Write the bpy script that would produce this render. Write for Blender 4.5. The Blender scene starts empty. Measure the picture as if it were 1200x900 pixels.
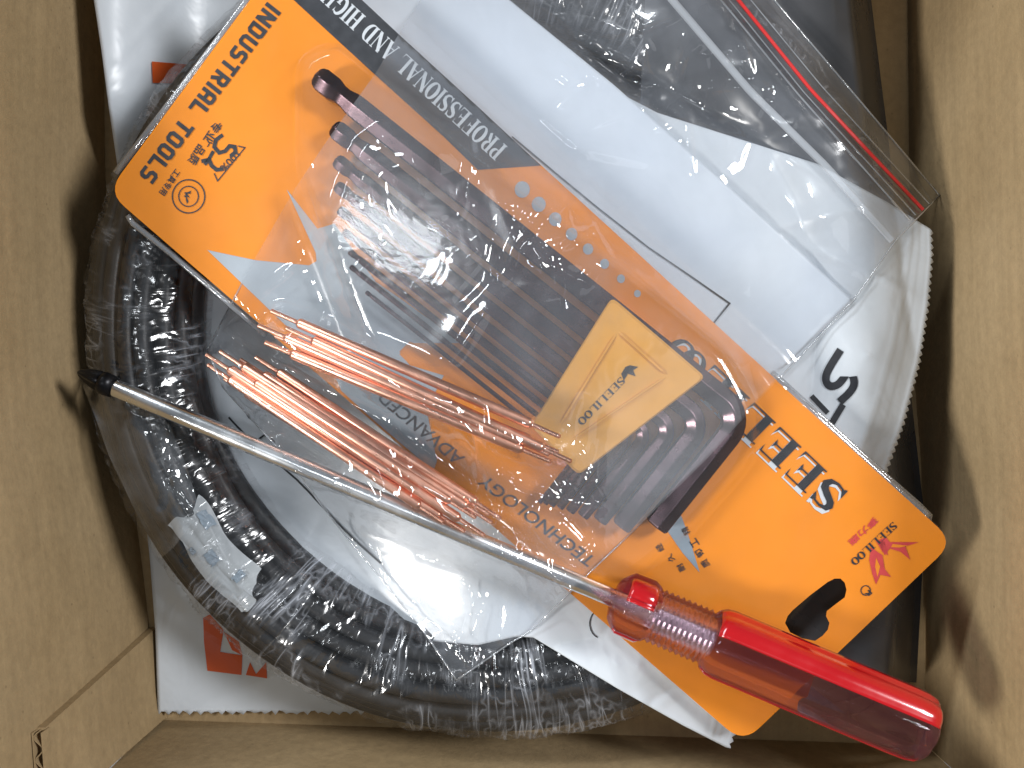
import bpy, bmesh, math, random
import numpy as np
from mathutils import Vector, Matrix, noise as mnoise
from mathutils.bvhtree import BVHTree
from mathutils.geometry import tessellate_polygon
random.seed(7); rng = np.random.RandomState(7)
sc = bpy.context.scene
COL = sc.collection
# ------------------------------------------------------------------ camera, world, lamps, exposure
CAM_H = 0.36
cam = bpy.data.cameras.new('camera'); camo = bpy.data.objects.new('camera', cam); COL.objects.link(camo)
cam.sensor_width = 36; cam.lens = 36.0; cam.clip_start = 0.01; cam.clip_end = 20
camo.location = (0, 0, CAM_H)
sc.camera = camo
wd = bpy.data.worlds.new('World'); sc.world = wd; wd.use_nodes = True
wd.node_tree.nodes['Background'].inputs[0].default_value = (0.86, 0.93, 1.0, 1)
wd.node_tree.nodes['Background'].inputs[1].default_value = 0.19
def lamp(name, loc, target, sx, sy, power, col=(1, 1, 1)):
    l = bpy.data.lights.new(name, 'AREA'); l.shape = 'RECTANGLE'; l.size = sx; l.size_y = sy
    l.energy = power; l.color = col
    o = bpy.data.objects.new(name, l); COL.objects.link(o); o.location = loc
    o.rotation_euler = (Vector(target) - Vector(loc)).to_track_quat('-Z', 'Y').to_euler()
    return o
lamp('left_side_lamp', (-1.12, -0.40, 0.92), (0, 0, .03), 0.26, 0.26, 19.0, (1.0, 0.98, 0.95))  # unseen lamp on the left, throws shadows onto the right wall
lamp('far_side_lamp', (1.05, 0.36, 1.12), (0, 0, .03), 0.32, 0.30, 22.0, (0.97, 0.98, 1.0))
lamp('ceiling_tube', (-0.74, 0.90, 0.82), (0.03, 0, .03), 0.75, 0.12, 12.0, (0.90, 0.95, 1.0))
lamp('added_sheen_lamp', (-0.31, 0.11, 1.60), (0, 0, 0), 0.08, 0.18, 1.9, (0.90, 0.95, 1.0))  # added overhead lamp, placed so its reflection makes glare on the bag film
lamp('added_sheen_lamp', (0.24, -0.26, 1.60), (0, 0, 0), 0.50, 0.36, 0.5, (0.92, 0.96, 1.0))  # second added lamp, a broad soft sheen over the bent key arms
sc.view_settings.view_transform = 'Standard'; sc.view_settings.look = 'None'
sc.view_settings.exposure = -0.32; sc.view_settings.gamma = 1.0
sc.render.engine = 'CYCLES'
sc.cycles.max_bounces = 16; sc.cycles.transparent_max_bounces = 32; sc.cycles.transmission_bounces = 12
sc.cycles.glossy_bounces = 6; sc.cycles.diffuse_bounces = 5; sc.cycles.use_denoising = True
sc.cycles.caustics_reflective = False; sc.cycles.caustics_refractive = False

# ------------------------------------------------------------------ helpers
def W(px, py, z):
    s = (CAM_H - z) / 1200.0
    return Vector(((px - 600) * s, (450 - py) * s, z))
WL = {}
def tag(o, label=None, cat=None, group=None, kind=None):
    if label: o['label'] = label
    if cat: o['category'] = cat
    if group: o['group'] = group
    if kind: o['kind'] = kind
    return o
def thing(name, loc, label, cat, group=None):
    o = bpy.data.objects.new(name, None); COL.objects.link(o); o.empty_display_size = .01
    o.location = loc; WL[o.name] = Vector(loc); return tag(o, label, cat, group)
def link(name, verts, faces, m, parent=None, smooth=False, uvs=None, origin=None):
    c = Vector(origin) if origin is not None else Vector(np.mean(np.array([tuple(v) for v in verts]), axis=0))
    me = bpy.data.meshes.new(name)
    me.from_pydata([tuple(Vector(v) - c) for v in verts], [], [tuple(f) for f in faces]); me.update()
    if uvs is not None:
        ul = me.uv_layers.new(name='UVMap')
        vi = np.zeros(len(me.loops), dtype=np.int32); me.loops.foreach_get('vertex_index', vi)
        ul.data.foreach_set('uv', np.array(uvs, dtype=np.float32)[vi].ravel())
    if smooth: me.polygons.foreach_set('use_smooth', [True] * len(me.polygons))
    me.materials.append(m)
    o = bpy.data.objects.new(name, me); COL.objects.link(o)
    WL[o.name] = c
    if parent is not None:
        o.parent = parent; o.location = c - WL[parent.name]
    else: o.location = c
    return o
class MB:
    def __init__(s): s.v = []; s.f = []
    def add(s, v, f):
        b = len(s.v); s.v += [Vector(x) for x in v]; s.f += [tuple(i + b for i in q) for q in f]; return s
    def box8(s, p):   # p: 4 bottom, 4 top
        return s.add(p, [(3, 2, 1, 0), (4, 5, 6, 7), (0, 1, 5, 4), (1, 2, 6, 5), (2, 3, 7, 6), (3, 0, 4, 7)])
    def build(s, name, m, parent=None, smooth=False, origin=None): return link(name, s.v, s.f, m, parent, smooth, origin=origin)
def frame_from(ax):
    ax = Vector(ax).normalized(); u = Vector((0, 0, 1)); u = (u - ax * u.dot(ax)).normalized(); return ax, u, ax.cross(u)
def sweep(path, radii, n=12, phase=0.0, cap=True, normal=None, prof=None):
    """tube along path, radii per point; normal: fixed up vector"""
    V = []; F = []
    P = [Vector(p) for p in path]
    for i, p in enumerate(P):
        a = P[max(i - 1, 0)]; b = P[min(i + 1, len(P) - 1)]
        t = (b - a).normalized(); u = Vector(normal) if normal is not None else Vector((0, 0, 1))
        u = (u - t * u.dot(t)).normalized(); w = t.cross(u)
        for k in range(n):
            an = phase + 2 * math.pi * k / n
            r = radii[i] * (prof(an) if prof else 1)
            V.append(p + u * (math.cos(an) * r) + w * (math.sin(an) * r))
    for i in range(len(P) - 1):
        for k in range(n):
            k2 = (k + 1) % n
            F.append((i * n + k, i * n + k2, (i + 1) * n + k2, (i + 1) * n + k))
    if cap: F.append(tuple(range(n))[::-1]); F.append(tuple((len(P) - 1) * n + k for k in range(n)))
    return V, F
def smoothstep(a, b, x):
    t = np.clip((x - a) / (b - a), 0, 1); return t * t * (3 - 2 * t)

# ------------------------------------------------------------------ materials
def mat(name):
    m = bpy.data.materials.new(name); m.use_nodes = True; nt = m.node_tree
    for n in list(nt.nodes):
        if n.type != 'OUTPUT_MATERIAL': nt.nodes.remove(n)
    out = [n for n in nt.nodes if n.type == 'OUTPUT_MATERIAL'][0]
    return m, nt, out
def N(nt, t, **kw):
    n = nt.nodes.new(t)
    for k, v in kw.items():
        if k.startswith('i_'):
            key = k[2:]; key = int(key) if key.isdigit() else key.replace('_', ' ')
            n.inputs[key].default_value = v
        else: setattr(n, k, v)
    return n
def noise_node(nt, scale, detail=4, rough=.55, vec=None, dist=0):
    n = N(nt, 'ShaderNodeTexNoise', i_Scale=scale, i_Detail=detail, i_Roughness=rough, i_Distortion=dist)
    if vec is not None: nt.links.new(vec, n.inputs['Vector'])
    return n
def ramp(nt, src, stops):
    r = N(nt, 'ShaderNodeValToRGB'); nt.links.new(src, r.inputs[0])
    els = r.color_ramp.elements
    while len(els) < len(stops): els.new(.5)
    for e, (p, c) in zip(els, stops):
        e.position = p; e.color = (c, c, c, 1) if isinstance(c, (int, float)) else (*c, 1)
    return r
def simple(name, col, rough=.5, metal=0, spec=.5, var=.0, vscale=300, bump=0, bscale=800, coat=0):
    m, nt, out = mat(name); L = nt.links.new
    p = N(nt, 'ShaderNodeBsdfPrincipled'); p.inputs['Base Color'].default_value = (*col, 1)
    p.inputs['Roughness'].default_value = rough; p.inputs['Metallic'].default_value = metal
    p.inputs['Specular IOR Level'].default_value = spec; p.inputs['Coat Weight'].default_value = coat
    p.inputs['Coat Roughness'].default_value = .05
    L(p.outputs[0], out.inputs[0])
    tc = N(nt, 'ShaderNodeTexCoord')
    if var > 0:
        n = noise_node(nt, vscale, 5, .6, tc.outputs['Object'])
        a = tuple(max(0, c * (1 - var)) for c in col); b = tuple(min(1, c * (1 + var)) for c in col)
        r = ramp(nt, n.outputs[0], [(.3, a), (.7, b)]); L(r.outputs[0], p.inputs['Base Color'])
        rr = ramp(nt, n.outputs[0], [(.3, max(0, rough - .08)), (.7, min(1, rough + .1))]); L(rr.outputs[0], p.inputs['Roughness'])
    if bump > 0:
        n2 = noise_node(nt, bscale, 4, .6, tc.outputs['Object'])
        b = N(nt, 'ShaderNodeBump', i_Strength=bump, i_Distance=.0004); L(n2.outputs[0], b.inputs['Height']); L(b.outputs[0], p.inputs['Normal'])
    return m
def cardboard():
    m, nt, out = mat('kraft_cardboard'); L = nt.links.new
    p = N(nt, 'ShaderNodeBsdfPrincipled', i_Roughness=.85); p.inputs['Specular IOR Level'].default_value = .2
    L(p.outputs[0], out.inputs[0]); tc = N(nt, 'ShaderNodeTexCoord')
    geo = N(nt, 'ShaderNodeNewGeometry'); P = geo.outputs['Position']
    big = noise_node(nt, 14, 4, .6, P); fine = noise_node(nt, 900, 3, .7, P); fib = noise_node(nt, 350, 4, .6, P)
    mp = N(nt, 'ShaderNodeMapping'); mp.inputs['Scale'].default_value = (1, .06, 1); L(P, mp.inputs[0])
    st = noise_node(nt, 260, 3, .6, mp.outputs[0])
    base = ramp(nt, big.outputs[0], [(.3, (.368, .258, .132)), (.7, (.440, .318, .175))])
    fr = ramp(nt, fib.outputs[0], [(.3, .91), (.65, 1.05)])
    mx = N(nt, 'ShaderNodeMix', data_type='RGBA', blend_type='MULTIPLY'); mx.inputs[0].default_value = 1
    L(base.outputs[0], mx.inputs[6]); L(fr.outputs[0], mx.inputs[7])
    sr = ramp(nt, st.outputs[0], [(.3, .90), (.7, 1.05)])
    mx2 = N(nt, 'ShaderNodeMix', data_type='RGBA', blend_type='MULTIPLY'); mx2.inputs[0].default_value = 1
    L(mx.outputs[2], mx2.inputs[6]); L(sr.outputs[0], mx2.inputs[7])
    vor = N(nt, 'ShaderNodeTexVoronoi', i_Scale=230.0); L(P, vor.inputs['Vector'])
    speck = ramp(nt, vor.outputs['Distance'], [(.05, .72), (.13, 1.0)])
    nsel = noise_node(nt, 90, 2, .5, P); sel = ramp(nt, nsel.outputs[0], [(.52, 0.0), (.62, 1.0)])
    mx3 = N(nt, 'ShaderNodeMix', data_type='RGBA', blend_type='MULTIPLY'); L(sel.outputs[0], mx3.inputs[0])
    L(mx2.outputs[2], mx3.inputs[6]); L(speck.outputs[0], mx3.inputs[7])
    L(mx3.outputs[2], p.inputs['Base Color'])
    ad = N(nt, 'ShaderNodeMath', operation='ADD'); L(fine.outputs[0], ad.inputs[0]); L(fib.outputs[0], ad.inputs[1])
    ad2 = N(nt, 'ShaderNodeMath', operation='MULTIPLY_ADD'); L(st.outputs[0], ad2.inputs[0]); ad2.inputs[1].default_value = .5; L(ad.outputs[0], ad2.inputs[2])
    b = N(nt, 'ShaderNodeBump', i_Strength=.4, i_Distance=.0004); L(ad2.outputs[0], b.inputs['Height']); L(b.outputs[0], p.inputs['Normal'])
    return m
def film(name, haze=.1, haze_var=.15, hscale=25, rough=.04, refl=1.0, tint=(1, 1, 1), bump=.25, bscale=70, streak=None, hcol=(.82, .88, .95), f0=.05):
    """thin clear plastic: see-through, schlick gloss, slight milky scatter. streak=(sx,sy) noise stretched in UV"""
    m, nt, out = mat(name); L = nt.links.new
    tc = N(nt, 'ShaderNodeTexCoord'); geo = N(nt, 'ShaderNodeNewGeometry')
    vec = geo.outputs['Position']
    if streak:
        mp = N(nt, 'ShaderNodeMapping'); mp.inputs['Scale'].default_value = (streak[0], streak[1], 1); mp.inputs['Rotation'].default_value = (0, 0, streak[2])
        L(tc.outputs['UV'], mp.inputs[0]); vec = mp.outputs[0]
    nb = noise_node(nt, bscale if not streak else 1.0, 3, .5, vec, .6 if not streak else .3)
    if streak:
        rd = N(nt, 'ShaderNodeMath', operation='SUBTRACT'); L(nb.outputs[0], rd.inputs[0]); rd.inputs[1].default_value = .5
        ab = N(nt, 'ShaderNodeMath', operation='ABSOLUTE'); L(rd.outputs[0], ab.inputs[0]); hsrc = ab.outputs[0]
    else: hsrc = nb.outputs[0]
    bp = N(nt, 'ShaderNodeBump', i_Strength=bump, i_Distance=.002); L(hsrc, bp.inputs['Height'])
    tr = N(nt, 'ShaderNodeBsdfTransparent'); tr.inputs[0].default_value = (*tint, 1)
    gl = N(nt, 'ShaderNodeBsdfGlossy', i_Roughness=rough); L(bp.outputs[0], gl.inputs['Normal'])
    lw = N(nt, 'ShaderNodeLayerWeight', i_Blend=.5); L(bp.outputs[0], lw.inputs['Normal'])
    pw = N(nt, 'ShaderNodeMath', operation='POWER'); L(lw.outputs['Facing'], pw.inputs[0]); pw.inputs[1].default_value = 4.0
    ma = N(nt, 'ShaderNodeMath', operation='MULTIPLY_ADD', use_clamp=True); L(pw.outputs[0], ma.inputs[0]); ma.inputs[1].default_value = .8 * refl; ma.inputs[2].default_value = f0 * 1.4 * refl
    di = N(nt, 'ShaderNodeBsdfDiffuse'); di.inputs[0].default_value = (*hcol, 1)
    tl = N(nt, 'ShaderNodeBsdfTranslucent'); tl.inputs[0].default_value = (*hcol, 1)
    dm = N(nt, 'ShaderNodeMixShader'); dm.inputs[0].default_value = .4; L(di.outputs[0], dm.inputs[1]); L(tl.outputs[0], dm.inputs[2])
    if streak:
        hr = ramp(nt, hsrc, [(.0, min(1, haze + haze_var)), (.045, haze + haze_var * .2), (.2, haze)])
    else:
        nh = noise_node(nt, hscale, 5, .6, geo.outputs['Position'], .8)
        hr = ramp(nt, nh.outputs[0], [(.35, max(0, haze - haze_var * .4)), (.72, min(1, haze + haze_var))])
    m1 = N(nt, 'ShaderNodeMixShader'); L(hr.outputs[0], m1.inputs[0]); L(tr.outputs[0], m1.inputs[1]); L(dm.outputs[0], m1.inputs[2])
    m2 = N(nt, 'ShaderNodeMixShader'); L(ma.outputs[0], m2.inputs[0]); L(m1.outputs[0], m2.inputs[1]); L(gl.outputs[0], m2.inputs[2])
    L(m2.outputs[0], out.inputs[0])
    return m
def wrap_mat():
    """stretch wrap: clear and dark where it lies tight, white hair-thin pleats where it bunches"""
    m, nt, out = mat('stretch_wrap'); L = nt.links.new
    tc = N(nt, 'ShaderNodeTexCoord'); geo = N(nt, 'ShaderNodeNewGeometry'); P = geo.outputs['Position']
    warp = noise_node(nt, 9, 2, .4, P); 
    def pleats(sx, sy, rot, w):
        mp = N(nt, 'ShaderNodeMapping'); mp.inputs['Scale'].default_value = (sx, sy, 1); mp.inputs['Rotation'].default_value = (0, 0, rot)
        wv = N(nt, 'ShaderNodeMix', data_type='RGBA', blend_type='ADD'); wv.inputs[0].default_value = w
        L(tc.outputs['UV'], wv.inputs[6]); L(warp.outputs['Color'], wv.inputs[7]); L(wv.outputs[2], mp.inputs[0])
        nb = noise_node(nt, 1.0, 2, .5, mp.outputs[0])
        rd = N(nt, 'ShaderNodeMath', operation='SUBTRACT'); L(nb.outputs[0], rd.inputs[0]); rd.inputs[1].default_value = .5
        ab = N(nt, 'ShaderNodeMath', operation='ABSOLUTE'); L(rd.outputs[0], ab.inputs[0]); return ab.outputs[0]
    a = pleats(165, 2.6, .02, .05); b = pleats(90, 12, -.03, .07)
    mn = N(nt, 'ShaderNodeMath', operation='MINIMUM'); L(a, mn.inputs[0])
    b2 = N(nt, 'ShaderNodeMath', operation='ADD'); L(b, b2.inputs[0]); b2.inputs[1].default_value = .008; L(b2.outputs[0], mn.inputs[1])
    line = ramp(nt, mn.outputs[0], [(.0, 1), (.012, .4), (.05, 0.0)])
    msk = noise_node(nt, 34, 3, .6, P, .6); mr = ramp(nt, msk.outputs[0], [(.44, 0.0), (.62, 1.0)])
    hz = N(nt, 'ShaderNodeMath', operation='MULTIPLY'); L(line.outputs[0], hz.inputs[0]); L(mr.outputs[0], hz.inputs[1])
    h2 = N(nt, 'ShaderNodeMath', operation='MULTIPLY_ADD', use_clamp=True); L(hz.outputs[0], h2.inputs[0]); h2.inputs[1].default_value = .52
    base = ramp(nt, msk.outputs[0], [(.3, .0), (.7, .03)]); L(base.outputs[0], h2.inputs[2])
    fine = noise_node(nt, 260, 3, .6, P, 1.0)
    hh = N(nt, 'ShaderNodeMath', operation='MULTIPLY_ADD'); L(fine.outputs[0], hh.inputs[0]); hh.inputs[1].default_value = .015; L(mn.outputs[0], hh.inputs[2])
    bp = N(nt, 'ShaderNodeBump', i_Strength=.6, i_Distance=.003); L(hh.outputs[0], bp.inputs['Height'])
    tr = N(nt, 'ShaderNodeBsdfTransparent')
    gl = N(nt, 'ShaderNodeBsdfGlossy', i_Roughness=.16); L(bp.outputs[0], gl.inputs['Normal'])
    di = N(nt, 'ShaderNodeBsdfDiffuse'); di.inputs[0].default_value = (.72, .76, .84, 1)
    m1 = N(nt, 'ShaderNodeMixShader'); L(h2.outputs[0], m1.inputs[0]); L(tr.outputs[0], m1.inputs[1]); L(di.outputs[0], m1.inputs[2])
    m2 = N(nt, 'ShaderNodeMixShader'); m2.inputs[0].default_value = .10; L(m1.outputs[0], m2.inputs[1]); L(gl.outputs[0], m2.inputs[2])
    L(m2.outputs[0], out.inputs[0]); return m
def poly_mailer():
    m, nt, out = mat('white_poly_mailer'); L = nt.links.new
    p = N(nt, 'ShaderNodeBsdfPrincipled', i_Roughness=.32); L(p.outputs[0], out.inputs[0])
    geo = N(nt, 'ShaderNodeNewGeometry'); P = geo.outputs['Position']
    n = noise_node(nt, 30, 4, .6, P); r = ramp(nt, n.outputs[0], [(.3, (.60, .65, .70)), (.7, (.68, .73, .78))]); L(r.outputs[0], p.inputs['Base Color'])
    nb = noise_node(nt, 45, 3, .5, P, .8); b = N(nt, 'ShaderNodeBump', i_Strength=.35, i_Distance=.002); L(nb.outputs[0], b.inputs['Height']); L(b.outputs[0], p.inputs['Normal'])
    return m
def steel(name, col, rough, var=.2, scale=200):
    return simple(name, col, rough, 1.0, .5, var, scale, .03, 1500)
M = dict(
    card=cardboard(), mailer=poly_mailer(),
    dark_core=simple('flute_shadow_paper', (.30, .21, .12), .9, var=.2),
    print_red=simple('orange_red_print', (.66, .10, .015), .4, var=.08, vscale=60),
    print_black=simple('black_print', (.018, .020, .026), .45, var=.3, vscale=400),
    print_dkgrey=simple('charcoal_print', (.026, .029, .036), .45, var=.3, vscale=300),
    print_grey=simple('pale_grey_print', (.40, .45, .50), .4, var=.10, vscale=40),
    print_grey2=simple('blue_grey_print', (.26, .32, .38), .4, var=.08, vscale=60),
    print_silver=simple('silver_print', (.62, .66, .70), .4),
    print_pink=simple('red_logo_print', (.62, .055, .055), .4, var=.1),
    orange=simple('orange_card_print', (.84, .262, .010), .5, spec=.3, var=.07, vscale=35),
    card_edge=simple('card_edge_paper', (.45, .40, .34), .8, var=.1),
    paper=simple('white_paper', (.66, .72, .79), .42, var=.03, vscale=60, bump=.2, bscale=60),
    cable=simple('black_cable_jacket', (.006, .007, .009), .5, var=.35, vscale=150, bump=.2),
    copper=steel('bare_copper', (.88, .48, .35), .32, .10, 120),
    chrome=steel('bright_steel', (.88, .90, .92), .24, .08, 60),
    black_tip=simple('blackened_steel', (.012, .012, .014), .35, .6, var=.3),
    gun=steel('gunmetal_hex_steel', (.105, .070, .080), .24, .2, 80),
    holder=simple('amber_holder_plastic', (.75, .36, .05), .35, var=.12, vscale=50),
    red=simple('red_handle_plastic', (.50, .006, .010), .16, var=.06, vscale=80, coat=1),
    zip_red=simple('red_zip_strip', (.60, .03, .03), .35),
    zip_white=film('milky_zip_strip', .55, .1, refl=1.0, rough=.2),
    zip_clear=film('clear_zip_track', .28, .2, refl=2.5, rough=.1),
    bag_front=film('clear_bag_front', .025, .10, 16, .06, 1.1, bump=.12, bscale=50),
    bag_back=film('clear_bag_back', .07, .14, 14, .16, .5, bump=.2, bscale=45, hcol=(.80, .86, .98)),
    blister=film('blister_plastic', .02, .03, 40, .04, .35, bump=.05, bscale=60),
    tray=film('clear_tray_plastic', .0, .015, 20, .2, .3, bump=.10, bscale=25),
    wrap=wrap_mat(),
    loose=film('loose_clear_film', .07, .15, 60, .06, 1.4, bump=.4, bscale=90),
    label=simple('white_label_paper', (.42, .45, .47), .5, var=.1, vscale=80),
    table=simple('grey_table_top', (.25, .24, .23), .6, var=.1, vscale=10),
)
def grey_bag_mat():
    m = simple('dark_grey_plastic_bag', (.085, .09, .10), .28, var=.35, vscale=14, bump=.5, bscale=30); return m
M['greybag'] = grey_bag_mat()
def acetate():
    """clear pinkish plastic that lets light through to what lies under it"""
    m, nt, out = mat('clear_pink_acetate'); L = nt.links.new
    g = N(nt, 'ShaderNodeBsdfPrincipled'); g.inputs['Base Color'].default_value = (.96, .74, .82, 1)
    g.inputs['Transmission Weight'].default_value = 1; g.inputs['IOR'].default_value = 1.30; g.inputs['Roughness'].default_value = .02
    tr = N(nt, 'ShaderNodeBsdfTransparent'); tr.inputs[0].default_value = (.95, .74, .82, 1)
    di = N(nt, 'ShaderNodeBsdfTranslucent'); di.inputs[0].default_value = (.75, .30, .42, 1)
    d2 = N(nt, 'ShaderNodeBsdfDiffuse'); d2.inputs[0].default_value = (.45, .14, .24, 1)
    a = N(nt, 'ShaderNodeMixShader'); a.inputs[0].default_value = .5; L(di.outputs[0], a.inputs[1]); L(d2.outputs[0], a.inputs[2])
    b = N(nt, 'ShaderNodeMixShader'); b.inputs[0].default_value = .60; L(tr.outputs[0], b.inputs[1]); L(g.outputs[0], b.inputs[2])
    c = N(nt, 'ShaderNodeMixShader'); c.inputs[0].default_value = .06; L(b.outputs[0], c.inputs[1]); L(a.outputs[0], c.inputs[2])
    L(c.outputs[0], out.inputs[0]); return m
M['acetate'] = acetate()

# ------------------------------------------------------------------ table and box
tb = MB().box8([(-1, -1, -.03), (1, -1, -.03), (1, 1, -.03), (-1, 1, -.03), (-1, -1, -.006), (1, -1, -.006), (1, 1, -.006), (-1, 1, -.006)])
tag(tb.build('table_surface', M['table']), kind='structure')
BH = .092; LEAN = .0102
box = thing('cardboard_box', (0, 0, -.005), 'open brown corrugated cardboard box holding all the tools and packaging', 'box')
ly = [.16, .10, .05, .02, -.01, -.045, -.08, -.118]; lx = [-.1435, -.1435, -.1425, -.1405, -.1375, -.1325, -.1280, -.1245]
def left_x(y): return float(np.interp(-y, [-v for v in ly], lx))
def loft_board(name, foot, top, t, outn, m=M['card'], nz=10):
    """solid board between the foot and top polylines, thickness t towards outn(i)"""
    n = len(foot); V = []; F = []
    for side in (0, 1):
        for i in range(n):
            for j in range(nz + 1):
                f = j / nz; p = Vector(foot[i]).lerp(Vector(top[i]), f)
                if side == 0:
                    p = p + Vector(outn) * (-.0006 * math.sin(f * 3.1) * math.sin(i / (n - 1) * 9.0))
                V.append(p + Vector(outn) * (t * side))
    k = nz + 1; S = n * k
    for i in range(n - 1):
        for j in range(nz):
            a, b, c, d = i * k + j, (i + 1) * k + j, (i + 1) * k + j + 1, i * k + j + 1
            F.append((a, b, c, d)); F.append((S + a, S + d, S + c, S + b))
    for i in range(n - 1):
        a, b = i * k, (i + 1) * k; F.append((a, S + a, S + b, b)); a += nz; b += nz; F.append((a, b, S + b, S + a))
    for i in (0, n - 1):
        for j in range(nz):
            a = i * k + j; q = (a, a + 1, S + a + 1, S + a); F.append(q if i == 0 else q[::-1])
    return link(name, V, F, m, box, smooth=False)
ys = np.linspace(.16, -.118, 40)
def sm_left(y): return sum(left_x(y + d) for d in (-.02, -.01, 0, .01, .02)) / 5
fl = [(sm_left(y), y, 0) for y in ys]; tl = [(sm_left(y) - LEAN, y * 1.02, BH) for y in ys]
loft_board('wall_panel', fl, tl, .004, (-1, 0, 0))
rx = lambda y: float(np.interp(-y, [-.16, -.02, .03, .127], [.1388, .1402, .1440, .1455]))
ysr = np.linspace(.16, -.127, 30)
loft_board('wall_panel', [(rx(y), y, 0) for y in ysr], [(rx(y) + .003, y * 1.02, BH) for y in ysr], .004, (1, 0, 0))
xs = np.linspace(-.1245, .1455, 30)
by = lambda x: float(np.interp(x, [-.1245, .1455], [-.118, -.1270]))
loft_board('wall_panel', [(x, by(x), 0) for x in xs], [(x * 1.01, by(x) - .004, BH) for x in xs], .004, (0, -1, 0))
xs = np.linspace(-.1435, .139, 20)
loft_board('wall_panel', [(x, .16, 0) for x in xs], [(x * 1.01, .164, BH) for x in xs], .004, (0, 1, 0))
# flaps folded outwards
def flap(a, b, out, up):
    pts = [Vector(a).lerp(Vector(b), i / 8) for i in range(9)]
    loft_board('flap', [p + Vector((0, 0, .0012)) for p in pts], [p + Vector(out) + Vector((0, 0, up)) for p in pts], .004, Vector(out).normalized() * .3 + Vector((0, 0, -.95)), nz=3)
flap((sm_left(.15) - LEAN - .0003, .16, BH), (sm_left(-.118) - LEAN - .0003, -.118, BH), (-.075, 0, 0), .022)
flap((.1420, .16, BH), (.1490, -.125, BH), (.08, 0, 0), .015)
flap((-.12, -.123, BH), (.145, -.1315, BH), (0, -.08, 0), .015)
flap((-.14, .1645, BH), (.14, .1645, BH), (0, .08, 0), .015)
fp = [(-.152, .17, -.004), (-.130, -.13, -.004), (.152, -.134, -.004), (.145, .17, -.004)]
MB().box8([(x, y, -.005) for x, y, z in fp] + [(x, y, -.0002) for x, y, z in fp]).build('floor_panel', M['card'], box)
# bottom seam on the floor at the right: second flap lying on the floor
MB().box8([(.118, -.12, 0), (.118, .158, 0), (.1375, .158, 0), (.1375, -.12, 0), (.118, -.12, .003), (.118, .158, .003), (.1375, .158, .003), (.1375, -.12, .003)]).build('bottom_flap', M['card'], box)
# glued joint tab on the left wall with its open corrugated edge
TZ = .0735
def tabp(y, z, off):
    f = z / BH; return Vector((sm_left(y) - LEAN * f + off, y * (1 + .02 * f), z))
tab = MB()
y0, y1 = -.0855, -.0955
nv = 8; rows = []
for off in (.0028, .0004):
    for i in range(nv + 1):
        f = i / nv; z = .0005 + f * (TZ - .003)
        ya = y0 + (y1 - y0) * f
        for j in range(7):
            g = j / 6; y = ya + (-.1165 - .003 * f - ya) * g
            bul = .0016 * max(0, g - .75) * 4
            rows.append(tabp(y, z, off + bul if off > .001 else off))
F = []
for s in (0, 1):
    b = s * (nv + 1) * 7
    for i in range(nv):
        for j in range(6):
            q = (b + i * 7 + j, b + i * 7 + j + 1, b + (i + 1) * 7 + j + 1, b + (i + 1) * 7 + j); F.append(q if s == 0 else q[::-1])
B = (nv + 1) * 7
for i in range(nv): F.append((i * 7, (i + 1) * 7, B + (i + 1) * 7, B + i * 7))
for j in range(6): F.append((nv * 7 + j, nv * 7 + j + 1, B + nv * 7 + j + 1, B + nv * 7 + j))
tab.add(rows, F)
tabo = tab.build('joint_tab', M['card'], box)
def ribbon_wall(pts, z0, z1, th):
    """thin upright paper strip through pts (x,y)"""
    mb = MB()
    for (a, b) in zip(pts[:-1], pts[1:]):
        d = Vector((b[0] - a[0], b[1] - a[1], 0)); n = Vector((-d.y, d.x, 0)).normalized() * th
        A = Vector((a[0], a[1], 0)); Bq = Vector((b[0], b[1], 0))
        mb.box8([A + Vector((0, 0, z0)), Bq + Vector((0, 0, z0)), Bq + n + Vector((0, 0, z0)), A + n + Vector((0, 0, z0)),
                 A + Vector((0, 0, z1)), Bq + Vector((0, 0, z1)), Bq + n + Vector((0, 0, z1)), A + n + Vector((0, 0, z1))])
    return mb
yy = np.linspace(-.0958, -.119, 90)
for off in (.0006, .0032):
    pts = [(tabp(y, TZ, off).x, tabp(y, TZ, off).y) for y in yy]
    ribbon_wall(pts, TZ - .004, TZ + .0008, .00035).build('liner', M['card'], tabo)
pts = [(tabp(y, TZ, .0020 + .0011 * math.sin((y + .0958) * 2 * math.pi / .0062)).x, tabp(y, TZ, 0).y) for y in yy]
ribbon_wall(pts, TZ - .004, TZ + .0006, .0003).build('flute', M['card'], tabo)

# ------------------------------------------------------------------ draping
OBST = []          # objects already in place
def add_obst(*os): OBST.extend(os)
def make_bvh(objs):
    V = []; F = []
    bpy.context.view_layer.update()
    for o in objs:
        mw = o.matrix_world; b = len(V)
        V += [mw @ v.co for v in o.data.vertices]; F += [tuple(i + b for i in p.vertices) for p in o.data.polygons]
    return BVHTree.FromPolygons(V, F, epsilon=0)
def arc_resample(pts, n):
    P = np.array(pts, float); d = np.r_[0, np.cumsum(np.hypot(*np.diff(P, axis=0).T))]
    t = np.linspace(0, d[-1], n); return np.c_[np.interp(t, d, P[:, 0]), np.interp(t, d, P[:, 1])]
def coons(s0, s1, t0, t1, nu, nv):
    """s0: v=0 side along u, s1: v=1 side along u, t0: u=0 side along v, t1: u=1 side"""
    S0, S1 = arc_resample(s0, nu), arc_resample(s1, nu); T0, T1 = arc_resample(t0, nv), arc_resample(t1, nv)
    u = np.linspace(0, 1, nu)[None, :, None]; v = np.linspace(0, 1, nv)[:, None, None]
    return (1 - v) * S0[None] + v * S1[None] + (1 - u) * T0[:, None] + u * T1[:, None] - \
        ((1 - u) * (1 - v) * S0[0] + u * (1 - v) * S0[-1] + (1 - u) * v * S1[0] + u * v * S1[-1])
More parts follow.
